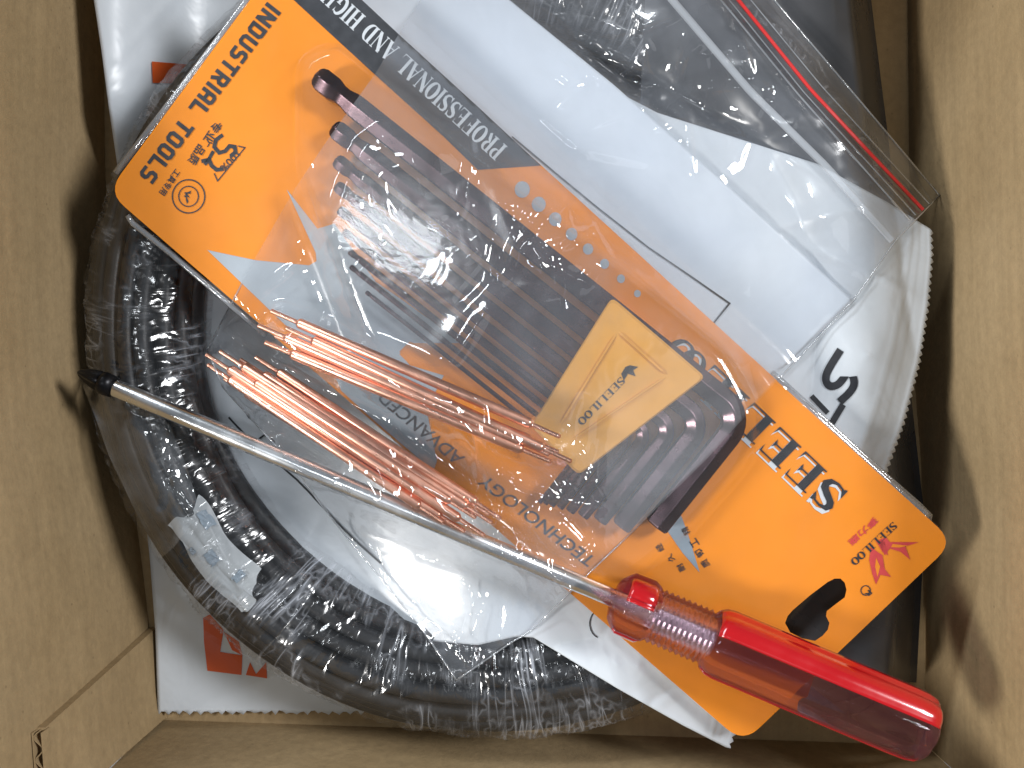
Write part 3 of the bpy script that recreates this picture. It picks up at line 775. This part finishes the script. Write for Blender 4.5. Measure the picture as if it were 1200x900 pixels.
pl, w = serif_text('PROFESSIONAL AND HIGH QUALITY', .05); place_polys(pl, w, (595, 172), (312, -88), 22, ht, 'lettering', M['print_silver'], pack)
big, w = serif_text('SEELIL', .08)
w2 = w + .95
oo = [];
for cx_ in (w + .34, w + .70): oo += [[(p[0], p[1]) for p in q] for q in strip_poly(ell(cx_, .5, .25, .42, 0, 360, 25), [.05 + .09 * abs(math.cos(2 * math.pi * i / 24)) for i in range(25)])]
bp0, bp1 = (995, 577), (800, 391)
place_polys(big + oo, w + .98, (bp0[0] - 3, bp0[1] + 2.5), (bp1[0] - 3, bp1[1] + 2.5), 38, ht - .00004, 'lettering', M['print_silver'], pack)
place_polys(big + oo, w + .98, bp0, bp1, 36, ht + .00010, 'lettering', M['print_black'], pack)
pl, w = font_polys('ADVANCED', .012); place_polys(pl, w, (546, 536), (452, 458), 15, ht, 'lettering', M['print_dkgrey'], pack, shear=.18)
pl, w = font_polys('TECHNOLOGY', .012); place_polys(pl, w, (700, 655), (570, 556), 15, ht, 'lettering', M['print_dkgrey'], pack, shear=.18)
# small hanzi groups, round seal, triangle badge
def hanzi(s, p0, p1, cap, m=M['print_dkgrey']):
    pl, w = font_polys(s, .015); place_polys(pl, w, p0, p1, cap, ht, 'lettering', m, pack)
hanzi('专业', (252, 140), (237, 163), 12); hanzi('品质', (232, 168), (219, 188), 12); hanzi('工具专用', (205, 197), (186, 225), 9)
def ring(cx_, cy_, r_, w_, m, a0=0, a1=360, name='printed_ring'):
    q = strip_poly(ell(cx_, cy_, r_, r_ * 1.03, a0, a1, 33), w_); V = []; F = []
    for s in q:
        o = len(V); V += [K(p[0], p[1], ht) for p in s]; F.append((o, o + 1, o + 2, o + 3))
    return link(name, V, F, m, pack)
ring(221, 230, 19, 1.4, M['print_dkgrey']); ring(221, 230, 11.5, 1.2, M['print_dkgrey'])
def bird(cx_, cy_, s_, m, rot=0, h=ht, name='printed_emblem'):
    S1 = [(-1, .1), (-.55, -.1), (-.3, .35), (0, -.4), (.1, .2), (.55, -.55), (1, -.6), (.7, -.2), (.35, .1), (.3, .55), (0, .35), (-.2, .8), (-.45, .45)]
    c_, q_ = math.cos(rot), math.sin(rot)
    kprint([(cx_ + s_ * (x * c_ - y * q_), cy_ + s_ * (x * q_ + y * c_)) for x, y in S1], h, name, m)
bird(220, 230, 7.5, M['print_dkgrey'], 2.2)
pl, w = font_polys('100%', .01); place_polys(pl, w, (275, 176), (257, 196), 9, ht, 'lettering', M['print_dkgrey'], pack)
def kline(pts, w_, m=M['print_dkgrey']): 
    for q in strip_poly(pts, w_): kprint([tuple(p) for p in q], ht, 'printed_line', m)
kline([(279, 171), (287, 173), (255, 212), (251, 203)], 1.3); kline([(243, 172), (246, 167), (249, 168)], 1.2)
for seg in ([(261, 158), (253, 164), (251, 172), (257, 179), (264, 177), (269, 171), (275, 172), (276, 178), (270, 183)],): kline(seg, 4.5)
kline([(236, 189), (245, 187), (248, 194), (254, 199), (262, 198)], 4.5); kline([(250, 177), (245, 186), (240, 193)], 4)
# right hand logo: small serif word, red hanzi, red winged emblem, registered mark
pl, w = serif_text('SEELILOO', .05); place_polys(pl, w, (1046, 611), (996, 657), 9, ht, 'lettering', M['print_black'], pack)
hanzi('赛力鹿', (1024, 605), (993, 634), 9, M['print_pink'])
def T7(x, y): return (850 + x * .2668, 480 + y * .2668)
for poly in ([(705, 560), (722, 582), (850, 583), (790, 600), (812, 660), (770, 625), (722, 610), (700, 640), (668, 575)],
             [(640, 605), (690, 640), (700, 700), (728, 735), (680, 725), (662, 768), (645, 720), (632, 660)],
             [(660, 575), (700, 580), (715, 640), (690, 625)]):
    kprint([T7(*p) for p in poly], ht, 'printed_emblem', M['print_pink'])
for poly in ([(735, 590), (800, 598), (765, 606), (728, 604)], [(662, 650), (680, 690), (668, 735), (658, 690)]):
    kprint([T7(*p) for p in poly], ht + .00006, 'printed_shape', M['orange'])
ring(1014.5, 692, 5.5, 1.1, M['print_black']); pl, w = font_polys('R', .02); place_polys(pl, w, (1018, 691), (1012.5, 696.5), 6, ht, 'lettering', M['print_black'], pack)
hanzi('耐用坚硬', (833, 668), (808, 614), 9, M['print_black']) if False else None
for ch, (x, y) in zip('精工钢质', ((806, 622), (816, 636), (822, 648), (829, 660))):
    hanzi(ch, (x + 4, y + 2), (x - 1, y - 6), 9, M['print_black'])
for ch, (x, y) in zip('经久耐', ((775, 642), (788, 654), (800, 665))):
    hanzi(ch, (x + 4, y + 2), (x - 1, y - 6), 8, M['print_black'])

# clear tray: flange a little larger than the card with a turned rim
TR_OUT = round_corners([(118, 226), (866, 884), (1118, 645), (1122, 622), (352, -90)], [20, 20, 8, 8, 20])
trayo = slab('clear_tray', round_corners([(128, 226), (870, 870), (1119, 634), (347, -70)], [26, 24, 26, 22]), [HOLE], .00045, .00065, M['tray'], pack)
def rail(pts, h, r, name, m, n=8, parent=pack):
    V, F = sweep([K(p[0], p[1], h) for p in pts], [r] * len(pts), n); return link(name, V, F, m, parent, True)
rail([(910, 446), (960, 492), (1010, 537), (1060, 582), (1082, 600), (1086, 606)], -.0012, .0013, 'tray_rim', M['zip_clear'])
rail([(905, 436), (960, 486), (1020, 541), (1078, 592), (1090, 604), (1088, 613)], -.0020, .0008, 'tray_rim', M['zip_clear'])
rail([(150, 253), (156, 262), (200, 297), (262, 350), (312, 393)], -.0020, .0010, 'tray_rim', M['zip_clear'])
rail([(136, 203), (193, 129), (253, 50), (283, 9), (312, -30)], -.0012, .0011, 'tray_rim', M['zip_clear'])

# ------------------------------------------------------------------ hex keys
dK = np.array([.7825, .6226]); pK = np.array([-.6226, .7825]); oK = np.array([385., 100.])
wid = [32, 27, 21, 17, 14, 11, 9, 7.5, 6]; offs = [0, 35, 63, 86, 106, 122.5, 137, 150, 162]
tip0 = [-18, 35, 61, 80, 100, 120, 140, 152, 185]; tb_ = [622, 590, 566, 547, 532, 520, 511, 504, 498]; oe = [166, 192, 202, 210, 215, 219, 223, 226, 229]
names_ = ['largest hex key, thick dark steel with a shiny bent arm nearest the card wordmark', 'second thickest dark steel hex key beside the largest one',
          'third thickest dark hex key, tip just under the bag edge', 'fourth thickest hex key, middle of the fan in the blister', 'mid sized fifth hex key in the middle of the amber holder',
          'sixth hex key, thinner, just above the three thinnest', 'seventh hex key, thin, third from the copper rods', 'second thinnest hex key next to the thinnest', 'thinnest and shortest hex key nearest the copper rods']
keys = []; px2m = (CAM_H - .057) / 1200
for k in range(9):
    rr = wid[k] / 2 * px2m / math.cos(math.pi / 6) * .86; hc = .0050
    def P_(t, o): q = oK + dK * t + pK * o; return K(q[0], q[1], hc)
    br = max(wid[k] * .95, 9); path = []; rad = []
    wv = wid[k]
    for (dt, s) in ((0, .62), (wv * .12, .86), (wv * .3, 1.0), (wv * .85, 1.0), (wv * 1.1, .82), (wv * 1.35, .80), (wv * 1.7, .97), (wv * 2.0, 1.0)): path.append(P_(tip0[k] + dt, offs[k])); rad.append(rr * s)
    for t in np.linspace(tip0[k] + wv * 3, tb_[k] - br, 6): path.append(P_(t, offs[k])); rad.append(rr)
    for a in np.linspace(.12, math.pi / 2 - .12, 8): path.append(P_(tb_[k] - br + br * math.sin(a), offs[k] + br - br * math.cos(a))); rad.append(rr)
    e = oe[k]
    for o_ in (offs[k] + br, (offs[k] + br + e) / 2, e - 2): path.append(P_(tb_[k], o_)); rad.append(rr)
    path.append(P_(tb_[k], e)); rad.append(rr * .86)
    V, F = sweep(path, rad, 6, phase=0, normal=PN)
    o = link('hex_key', V, F, M['gun'], None, False); tag(o, names_[k], 'hex key', 'hex keys held in the amber holder'); keys.append(o)
    bv = o.modifiers.new('edge_softening', 'BEVEL'); bv.width = rr * .10; bv.segments = 2; bv.limit_method = 'ANGLE'; bv.angle_limit = .5
    for pp in o.data.polygons: pp.use_smooth = True
    try: bv.harden_normals = True
    except Exception: pass
# holder
def kslab(pts, h0, h1_, name, m, parent=None, inset=.92):
    V = [K(p[0], p[1], h0) for p in pts]; c = np.mean(pts, axis=0)
    ins = [tuple(c + (np.array(p) - c) * inset) for p in pts]; n = len(pts)
    V += [K(p[0], p[1], h1_ - .0008) for p in pts]; V += [K(p[0], p[1], h1_) for p in ins]; F = [tuple(range(n))]
    for s in (0, 1):
        for i in range(n): j = (i + 1) % n; F.append((s * n + i, s * n + j, (s + 1) * n + j, (s + 1) * n + i))
    F.append(tuple(range(2 * n, 3 * n))); 
    o = link(name, V, F, m, parent); bm = bmesh.new(); bm.from_mesh(o.data); bmesh.ops.recalc_face_normals(bm, faces=bm.faces); bm.to_mesh(o.data); bm.free(); return o
hold = thing('key_holder', K(710, 460, .001), 'amber plastic wedge shaped holder clasping all the hex keys', 'tool holder')
holdo = kslab(round_corners([(717, 348), (827, 442), (678, 557), (622, 499)], 8, 4), .0008, .0108, 'holder_body', M['holder'], hold, .97)
def hline(pts, w_, h):
    for q in strip_poly(pts, w_):
        kslab([tuple(p) for p in q], .0106, h, 'embossed_rib', M['holder'], hold, .8)
hline([(724, 388), (782, 440), (664, 520)], 2.6, .0114); hline([(724, 388), (655, 500)], 2.6, .0114)
pl, w = serif_text('SEELILOO', .06); place_polys(pl, w, (727, 441), (676, 493), 9, .01095, 'lettering', M['print_black'], hold)
kprint([(738, 428), (748, 430), (742, 434), (745, 441), (736, 438), (731, 446), (728, 438), (733, 430)], .01095, 'printed_emblem', M['print_black'], hold)
# blister dome over the keys
BL = round_corners([(346, 66), (392, 44), (560, 178), (858, 410), (895, 480), (884, 545), (800, 640), (735, 690), (640, 655), (590, 585), (425, 405), (345, 200)], [22] * 12, 5)
cB = np.array([640., 370.])
def inset_poly(P, d):
    out = []; n = len(P)
    for i in range(n):
        a, b, c = [np.array(P[k % n]) for k in (i - 2, i, i + 2)]
        t = c - a; t /= np.hypot(*t) + 1e-9; nn = np.array([-t[1], t[0]]); out.append(tuple(np.array(P[i]) + nn * d))
    return out
# orientation: check inward
tst = inset_poly(BL, 5); sgn = 1 if np.hypot(*(np.array(tst[0]) - cB)) < np.hypot(*(np.array(BL[0]) - cB)) else -1
V = []; F = []; n = len(BL)
levels = [(0, .0008), (1, .0012), (4, .0045), (6, .0085), (9, .0112), (13, .0122), (18, .0125)]
for d_, h in levels: V += [K(p[0], p[1], h) for p in inset_poly(BL, sgn * d_)]
for l in range(len(levels) - 1):
    for i in range(n): j = (i + 1) % n; F.append((l * n + i, l * n + j, (l + 1) * n + j, (l + 1) * n + i))
F.append(tuple(range((len(levels) - 1) * n, len(levels) * n)))
blis = link('blister', V, F, M['blister'], pack, True)
for p in blis.data.polygons:
    if len(p.vertices) > 4: p.use_smooth = False
bm = bmesh.new(); bm.from_mesh(blis.data); bmesh.ops.recalc_face_normals(bm, faces=bm.faces)
bm.to_mesh(blis.data); bm.free()
add_obst(cardo, trayo, blis)

# ------------------------------------------------------------------ screwdriver
sd = thing('screwdriver', W(722, 702, .061), 'long steel shaft screwdriver with red and clear plastic handle lying across the box', 'screwdriver')
T3 = W(91, 436, .0475); E3 = W(1089, 857, .0635); ax = (E3 - T3).normalized(); LT = (E3 - T3).length
_, up_, side_ = frame_from(ax)
def at(s): return T3 + ax * s
def s_of(px):  # distance along the axis whose image x is px
    lo, hi = 0, LT
    for _ in range(40):
        m_ = (lo + hi) / 2; p = at(m_); x = 600 + p.x * 1200 / (CAM_H - p.z)
        if x < px: lo = m_
        else: hi = m_
    return lo
def lathe(name, prof, m, parent=sd, n=28, fn=None, smooth=True, phase=0):
    V, F = sweep([at(s) for s, r in prof], [r for s, r in prof], n, normal=up_, prof=fn, phase=phase); return link(name, V, F, m, parent, smooth)
sS = s_of(133); sH = s_of(724); sN = s_of(826)
RS = .0027
cross = lambda a: .62 + .38 * abs(math.cos(2 * a)) ** 3
shaft = lathe('shaft', [(sS, RS * .96), (sS + .001, RS), (sS + .05, RS), (sS + .1, RS), (sH + .028, RS)], M['chrome'])
V, F = sweep([at(s) for s in (0, .0008, .003, .006, .008)], [.0005, .0012, .0023, .0031, .0033], 24, normal=up_, prof=cross)
V2, F2 = sweep([at(s) for s in (.0080, .0092, sS)], [.0034, .0036, .0033], 24, normal=up_)
b_ = MB().add(V, F).add(V2, F2); b_.build('blackened_tip', M['black_tip'], sd, True)
RH = .0105
lob = lambda a: 1 - .085 * (1 - abs(math.cos(4 * a)) ** .7)
# collar
col_prof = [(sH - .0015, .0045), (sH - .001, .0062), (sH + .0008, .0082), (sH + .0022, .0094), (sH + .0085, .0096), (sH + .0105, .0086), (sH + .0115, .0076)]
hexp = lambda a: math.cos(math.pi / 6) / math.cos((a % (math.pi / 3)) - math.pi / 6) * 1.06
ridge = []
s = sH + .0115; i = 0
while s < sN + .001:
    ridge.append((s, .0074 + (.0009 if i % 2 else 0))); s += .0009; i += 1
body = [(sN + .001, .0080), (sN + .0016, .0090), (sN + .0034, .0101), (sN + .006, RH), (sN + .045, RH * 1.0), (LT - .009, RH), (LT - .0045, RH * .985), (LT - .0018, RH * .93), (LT - .0004, RH * .80), (LT, RH * .60)]
def blend(a): return lob(a)
hnd = lathe('handle', col_prof + ridge + body, M['acetate'], n=72, fn=lob)
# red inlay strips let into the outside of the handle
def stripe(a0, a1, prof, name='red_stripe', lift=.00012, fn=lob):
    V = []; F = []; n = 14
    for s, r in prof:
        for k in range(n):
            a = a0 + (a1 - a0) * k / (n - 1); R_ = r * fn(a) + lift
            V.append(at(s) + up_ * (math.cos(a) * R_) + side_ * (math.sin(a) * R_))
    m_ = len(prof); c0 = len(V)
    for s, r in prof:
        for k in range(n):
            a = a0 + (a1 - a0) * k / (n - 1); R_ = r * fn(a) - .0007
            V.append(at(s) + up_ * (math.cos(a) * R_) + side_ * (math.sin(a) * R_))
    for i in range(m_ - 1):
        for k in range(n - 1):
            q = (i * n + k, i * n + k + 1, (i + 1) * n + k + 1, (i + 1) * n + k); F.append(q); F.append(tuple(c0 + x for x in q[::-1]))
    for i in range(m_ - 1):
        for k in (0, n - 1): F.append((i * n + k, (i + 1) * n + k, c0 + (i + 1) * n + k, c0 + i * n + k))
    for k in range(n - 1):
        for i in (0, m_ - 1): F.append((i * n + k, i * n + k + 1, c0 + i * n + k + 1, c0 + i * n + k))
    o = link(name, V, F, M['red'], hnd, True); bm = bmesh.new(); bm.from_mesh(o.data); bmesh.ops.recalc_face_normals(bm, faces=bm.faces); bm.to_mesh(o.data); bm.free(); return o
SGN = 1 if side_.y > 0 else -1   # image-up side
sprof = [(sN + .0018, .0091), (sN + .0034, .0101), (sN + .006, RH), (sN + .045, RH), (LT - .009, RH), (LT - .0045, RH * .985), (LT - .0018, RH * .93), (LT - .0008, RH * .85)]
cprof = [(sH + .0014, .0088), (sH + .0024, .00945), (sH + .0085, .0096), (sH + .0098, .0089)]
for a0, a1 in ((20, 84), (128, 150), (262, 284)):
    stripe(math.radians(a0) * SGN, math.radians(a1) * SGN, sprof)
for a0, a1 in ((14, 70), (130, 180), (252, 290)): stripe(math.radians(a0) * SGN, math.radians(a1) * SGN, cprof)
# steel insert inside the neck: threaded sleeve and wings
scr = []
s = sH + .010; i = 0
while s < sH + .030: scr.append((s, .0040 + (.0010 if i % 2 else 0))); s += .0008; i += 1
ins = MB(); V, F = sweep([at(s) for s, r in scr], [r for s, r in scr], 18, normal=up_); ins.add(V, F)
ins.build('shaft_anchor', M['chrome'], hnd, False)
add_obst(shaft, hnd)

# ------------------------------------------------------------------ zip bag: back film, rods, front film
top_e = [(500, -70), (640, -75), (880, -62)]; 
GZ = coons([(242, 408), (262, 455), (330, 530), (400, 622), (450, 682), (500, 745), (535, 797)],
           [(505, -70), (700, -72), (852, -66), (904, -4), (1000, 108), (1102, 228)] if False else [(852, -68), (904, -4), (1000, 108), (1102, 228)],
           [(242, 408), (290, 318), (345, 222), (385, 162), (440, 86), (466, 42), (505, -20), (560, -72), (700, -75), (852, -68)],
           [(535, 797), (600, 752), (622, 740), (690, 672), (760, 605), (830, 536), (905, 452), (1000, 352), (1050, 281), (1102, 228)], 250, 330)
bag = thing('zip_bag', W(650, 400, .055), 'clear crinkled zip bag with a red line at its mouth holding the copper rods', 'plastic bag')
GZb = GZ[:, :][::2, ::2].copy()
backf = drape('back_film', GZb, M['bag_back'], bag, off=.0007, dil=1, bl=10, extra=.00005 * creases(GZb, 45, 12, 12, 50, 31))
add_obst(backf)
# rods
def rod_mesh():
    L_ = .0915; R1, R0 = .00150, .00066; prof = [(0, .0003), (.0003, R0), (.0085, R0), (.0092, R1 * .9), (.0096, R1), (L_ - .0096, R1), (L_ - .0092, R1 * .9), (L_ - .0085, R0), (L_ - .0003, R0), (L_, .0003)]
    V, F = sweep([(s, 0, 0) for s, r in prof], [r for s, r in prof], 16); me = bpy.data.meshes.new('copper_rod')
    me.from_pydata([tuple(v) for v in V], [], F); me.materials.append(M['copper']); me.polygons.foreach_set('use_smooth', [True] * len(me.polygons)); 
    try: me.set_sharp_from_angle(angle=.6)
    except Exception: pass
    return me
rmesh = rod_mesh(); rod0 = bpy.data.objects.new('copper_rod', rmesh)
bv_ = make_bvh(OBST)
def zmax_along(p0, p1, frm=.0):
    zs = []
    for i in range(60):
        f = i / 59; z = .06
        q = W(p0[0] + (p1[0] - p0[0]) * f, p0[1] + (p1[1] - p0[1]) * f, z)
        for d_ in (-.001, 0, .001):
            h = bv_.ray_cast(Vector((q.x + d_, q.y - d_, .3)), Vector((0, 0, -1)))
            if h[0]: zs.append((f, h[0].z))
    return zs
def line_above(p0, p1, r):
    zs = zmax_along(p0, p1); fs = np.array([f for f, z in zs]); z_ = np.array([z for f, z in zs])
    best = None
    for za in np.linspace(.045, .085, 41):
        for_needed = (z_ - za * (1 - fs)) / np.maximum(fs, .02); zb = max(.045, for_needed[fs > .03].max())
        if (za >= z_[fs < .05].max()) if (fs < .05).any() else True:
            c_ = za + zb
            if zb < .09 and (best is None or c_ < best[0]): best = (c_, za, zb)
    _, za, zb = best if best else (0, .072, .072)
    return za + r + .0003, zb + r + .0003
upper = [((317, 364), (657, 512), 0, 'upper bundle copper rod lying highest, nearest the dark hex keys'),
         ((302, 381), (644, 533), .0000, 'upper bundle copper rod whose left tip pokes out furthest'),
         ((335, 384), (670, 541), .0010, 'upper bundle copper rod reaching furthest right over the amber holder'),
         ((310, 401), (646, 541), .0000, 'lowest copper rod of the upper bundle'),
         ((322, 393), (655, 530), .0000, 'copper rod half hidden in the middle of the upper bundle')]
lower = [((241, 415), (532, 603), .0, 'copper rod of the lower bundle reaching furthest left'),
         ((257, 411), (558, 607), .0012, 'copper rod of the lower bundle lying on top at its left end'),
         ((243, 427), (520, 612), .0, 'copper rod of the lower bundle with its tip just under the leftmost tip'),
         ((281, 421), (577, 613), .0012, 'copper rod on top in the middle of the lower bundle'),
         ((299, 418), (587, 608), .0, 'uppermost copper rod of the lower bundle, beside the printed word'),
         ((262, 443), (545, 623), .0, 'lowest copper rod of the lower bundle, beside the steel shaft'),
         ((272, 430), (568, 628), .0018, 'copper rod of the lower bundle reaching furthest down to the right'),
         ((288, 428), (574, 603), .0, 'copper rod half hidden under the middle of the lower bundle')]
rods = []
zcap = {}
for bi, bun in enumerate((upper, lower)):
    zz = [line_above(a, b, .0013) for a, b, l, t in bun]
    zA_, zB_ = max(z[0] for z in zz), max(z[1] for z in zz)
    for (a, b, l, t) in bun:
        o = rod0 if not rods else rod0.copy(); COL.objects.link(o); rods.append(o)
        p, q = W(a[0], a[1], zA_ + l), W(b[0], b[1], zB_ + l)
        d_ = (q - p); o.location = p; o.rotation_euler = d_.to_track_quat('X', 'Z').to_euler(); s_ = d_.length / .0915; o.scale = (s_, 1, 1)
        tag(o, t, 'metal rod', 'copper rods of the upper bundle' if bi == 0 else 'copper rods of the lower bundle')
    zcap[bi] = (zA_, zB_)
print('rod z', zcap)
add_obst(*rods)
RD = math.radians
ex = .00005 * (creases(GZ, 20, 12, 14, 60, 41) + creases(GZ, 9, 26, 18, 70, 42, (300, 150, 620, 330)) + creases(GZ, 60, 28, 7, 60, 43, (400, 500, 700, 790), [RD(80), RD(60), RD(100), RD(35)])
               + creases(GZ, 22, 26, 9, 50, 44, (560, 220, 700, 330)) + creases(GZ, 26, 20, 7, 40, 45, (640, 20, 900, 170)) + creases(GZ, 12, 22, 8, 40, 46, (540, 560, 690, 700)))
def crease_path(G, pts, amp, w):
    H = np.zeros(G.shape[:2]); R_ = arc_resample(pts, 30); best = np.full(H.shape, 1e9); tt = np.zeros(H.shape)
    for i in range(29):
        a, b = R_[i], R_[i + 1]; ab = b - a; q = ((G - a) @ ab) / (ab @ ab); qc = np.clip(q, 0, 1)
        d_ = np.hypot(G[..., 0] - a[0] - ab[0] * qc, G[..., 1] - a[1] - ab[1] * qc); c_ = d_ < best
        best = np.where(c_, d_, best); tt = np.where(c_, (i + qc) / 29, tt)
    return amp * np.clip(1 - best / w, 0, 1) * np.sin(np.pi * np.clip(tt * .9 + .05, 0, 1)) ** .5
for pts, a_, w_ in (([(400, 330), (410, 250), (450, 200), (500, 190)], .0020, 40), ([(470, 300), (452, 230), (430, 180)], .0018, 30), ([(520, 260), (490, 215), (480, 160)], .0016, 28), ([(330, 300), (372, 262), (380, 220)], .0016, 26), ([(640, 330), (600, 280), (560, 240)], .0014, 24), ([(470, 640), (520, 700), (535, 770)], .0022, 26), ([(600, 700), (560, 660), (500, 650)], .0016, 22), ([(365, 315), (392, 268), (408, 212), (424, 176), (445, 155), (474, 164)], .0022, 15), ([(430, 172), (436, 240), (462, 275), (500, 285)], .0018, 18), ([(600, 235), (622, 262), (645, 300), (652, 336)], .0016, 13),
                    ([(540, 470), (566, 545), (588, 600), (602, 680), (592, 742)], .0016, 8), ([(556, 480), (560, 560), (556, 640)], .0012, 7), ([(590, 556), (634, 592), (668, 622), (700, 660)], .0014, 8),
                    ([(540, 650), (546, 692), (562, 720), (546, 786)], .0016, 9), ([(345, 545), (400, 606), (452, 664)], .0012, 7), ([(455, 440), (500, 480), (545, 495)], .0010, 7), ([(545, 500), (575, 545), (620, 585)], .0012, 7),
                    ([(700, 640), (655, 682), (640, 700)], .0014, 9), ([(560, 600), (620, 650)], .0010, 8), ([(680, 60), (700, 96)], .001, 7), ([(770, 150), (800, 135)], .0012, 7), ([(640, 130), (690, 175), (760, 190)], .0010, 12)):
    ex = ex + crease_path(GZ, pts, a_, w_)
ex = np.maximum(ex, -.0004)
frontf = drape('front_film', GZ, M['bag_front'], bag, off=.0006, dil=2, bl=9, extra=ex, iters=2, post=3)
fb = make_bvh([frontf])
def on_film(pts, w_, lift, thick, name, m, n=40):
    R_ = arc_resample(pts, n); V = []; F = []
    for i in range(n):
        a, b = R_[max(i - 1, 0)], R_[min(i + 1, n - 1)]; t = (b - a) / np.hypot(*(b - a)); nn = np.array([-t[1], t[0]]) * w_ / 2
        z = .05
        for _ in range(3):
            q = W(R_[i][0], R_[i][1], z); h = fb.ray_cast(Vector((q.x, q.y, .3)), Vector((0, 0, -1)))
            if h[0]: z = h[0].z
        for s_, hh in ((-1, 0), (-.6, thick), (.6, thick), (1, 0)): V.append(W(R_[i][0] + nn[0] * s_, R_[i][1] + nn[1] * s_, z + lift + hh))
    for i in range(n - 1):
        for k in range(3): F.append((i * 4 + k, i * 4 + k + 1, (i + 1) * 4 + k + 1, (i + 1) * 4 + k))
    F.append((0, 1, 2, 3)); F.append(tuple((n - 1) * 4 + k for k in (3, 2, 1, 0)))
    return link(name, V, F, m, bag, False)
on_film([(817, -58), (867, 2), (950, 105), (1082, 246)], 4.6, .0012, .0005, 'red_zip_line', M['zip_red'])
on_film([(800, -50), (850, 6), (935, 110), (1066, 258)], 3.5, .0006, .0009, 'zip_ridge', M['zip_clear'])
on_film([(808, -52), (858, 4), (942, 108), (1073, 252)], 2.5, .0006, .0007, 'zip_ridge', M['zip_clear'])
on_film([(832, -58), (880, 0), (962, 100), (1089, 239)], 2.5, .0006, .0008, 'zip_ridge', M['zip_clear'])
on_film([(730, -72), (786, -2), (880, 108), (968, 195), (1046, 282)], 9, .0006, .0004, 'white_zip_strip', M['zip_white'])
# edge seams
for pts in ([(535, 797), (600, 752), (622, 740), (690, 672), (760, 605), (830, 536), (905, 452), (1000, 352), (1050, 281), (1102, 228)],
            [(242, 408), (262, 455), (330, 530), (400, 622), (450, 682), (500, 745), (535, 797)],
            [(244, 408), (290, 320), (346, 223), (386, 163), (441, 87), (467, 43)], [(1101, 229), (1000, 109), (905, -3)]):
    R_ = arc_resample(pts, 60); P3 = []
    for x, y in R_:
        z = .05
        for _ in range(3):
            q = W(x, y, z); h = fb.ray_cast(Vector((q.x, q.y, .3)), Vector((0, 0, -1)), 1.0)
            if h[0]: z = h[0].z
        P3.append(W(x, y, z + .0002))
    V, F = sweep(P3, [.0003] * 60, 6); link('edge_seam', V, F, M['zip_clear'], bag, True)

# loose tail of the wrap under the driver tip
GL = coons([(92, 440), (135, 455), (175, 470)], [(188, 655), (205, 640), (235, 600)], [(92, 440), (112, 490), (128, 535), (155, 592), (188, 655)], [(175, 470), (200, 500), (220, 550), (235, 600)], 40, 70)
drape('loose_wrap_tail', GL, M['loose'], coil, off=.0016, bl=10, floor=.018, zstart=.03, extra=.00006 * creases(GL, 16, 18, 9, 60, 77, None, [RD(62), RD(50)]), objs=[wrapo])
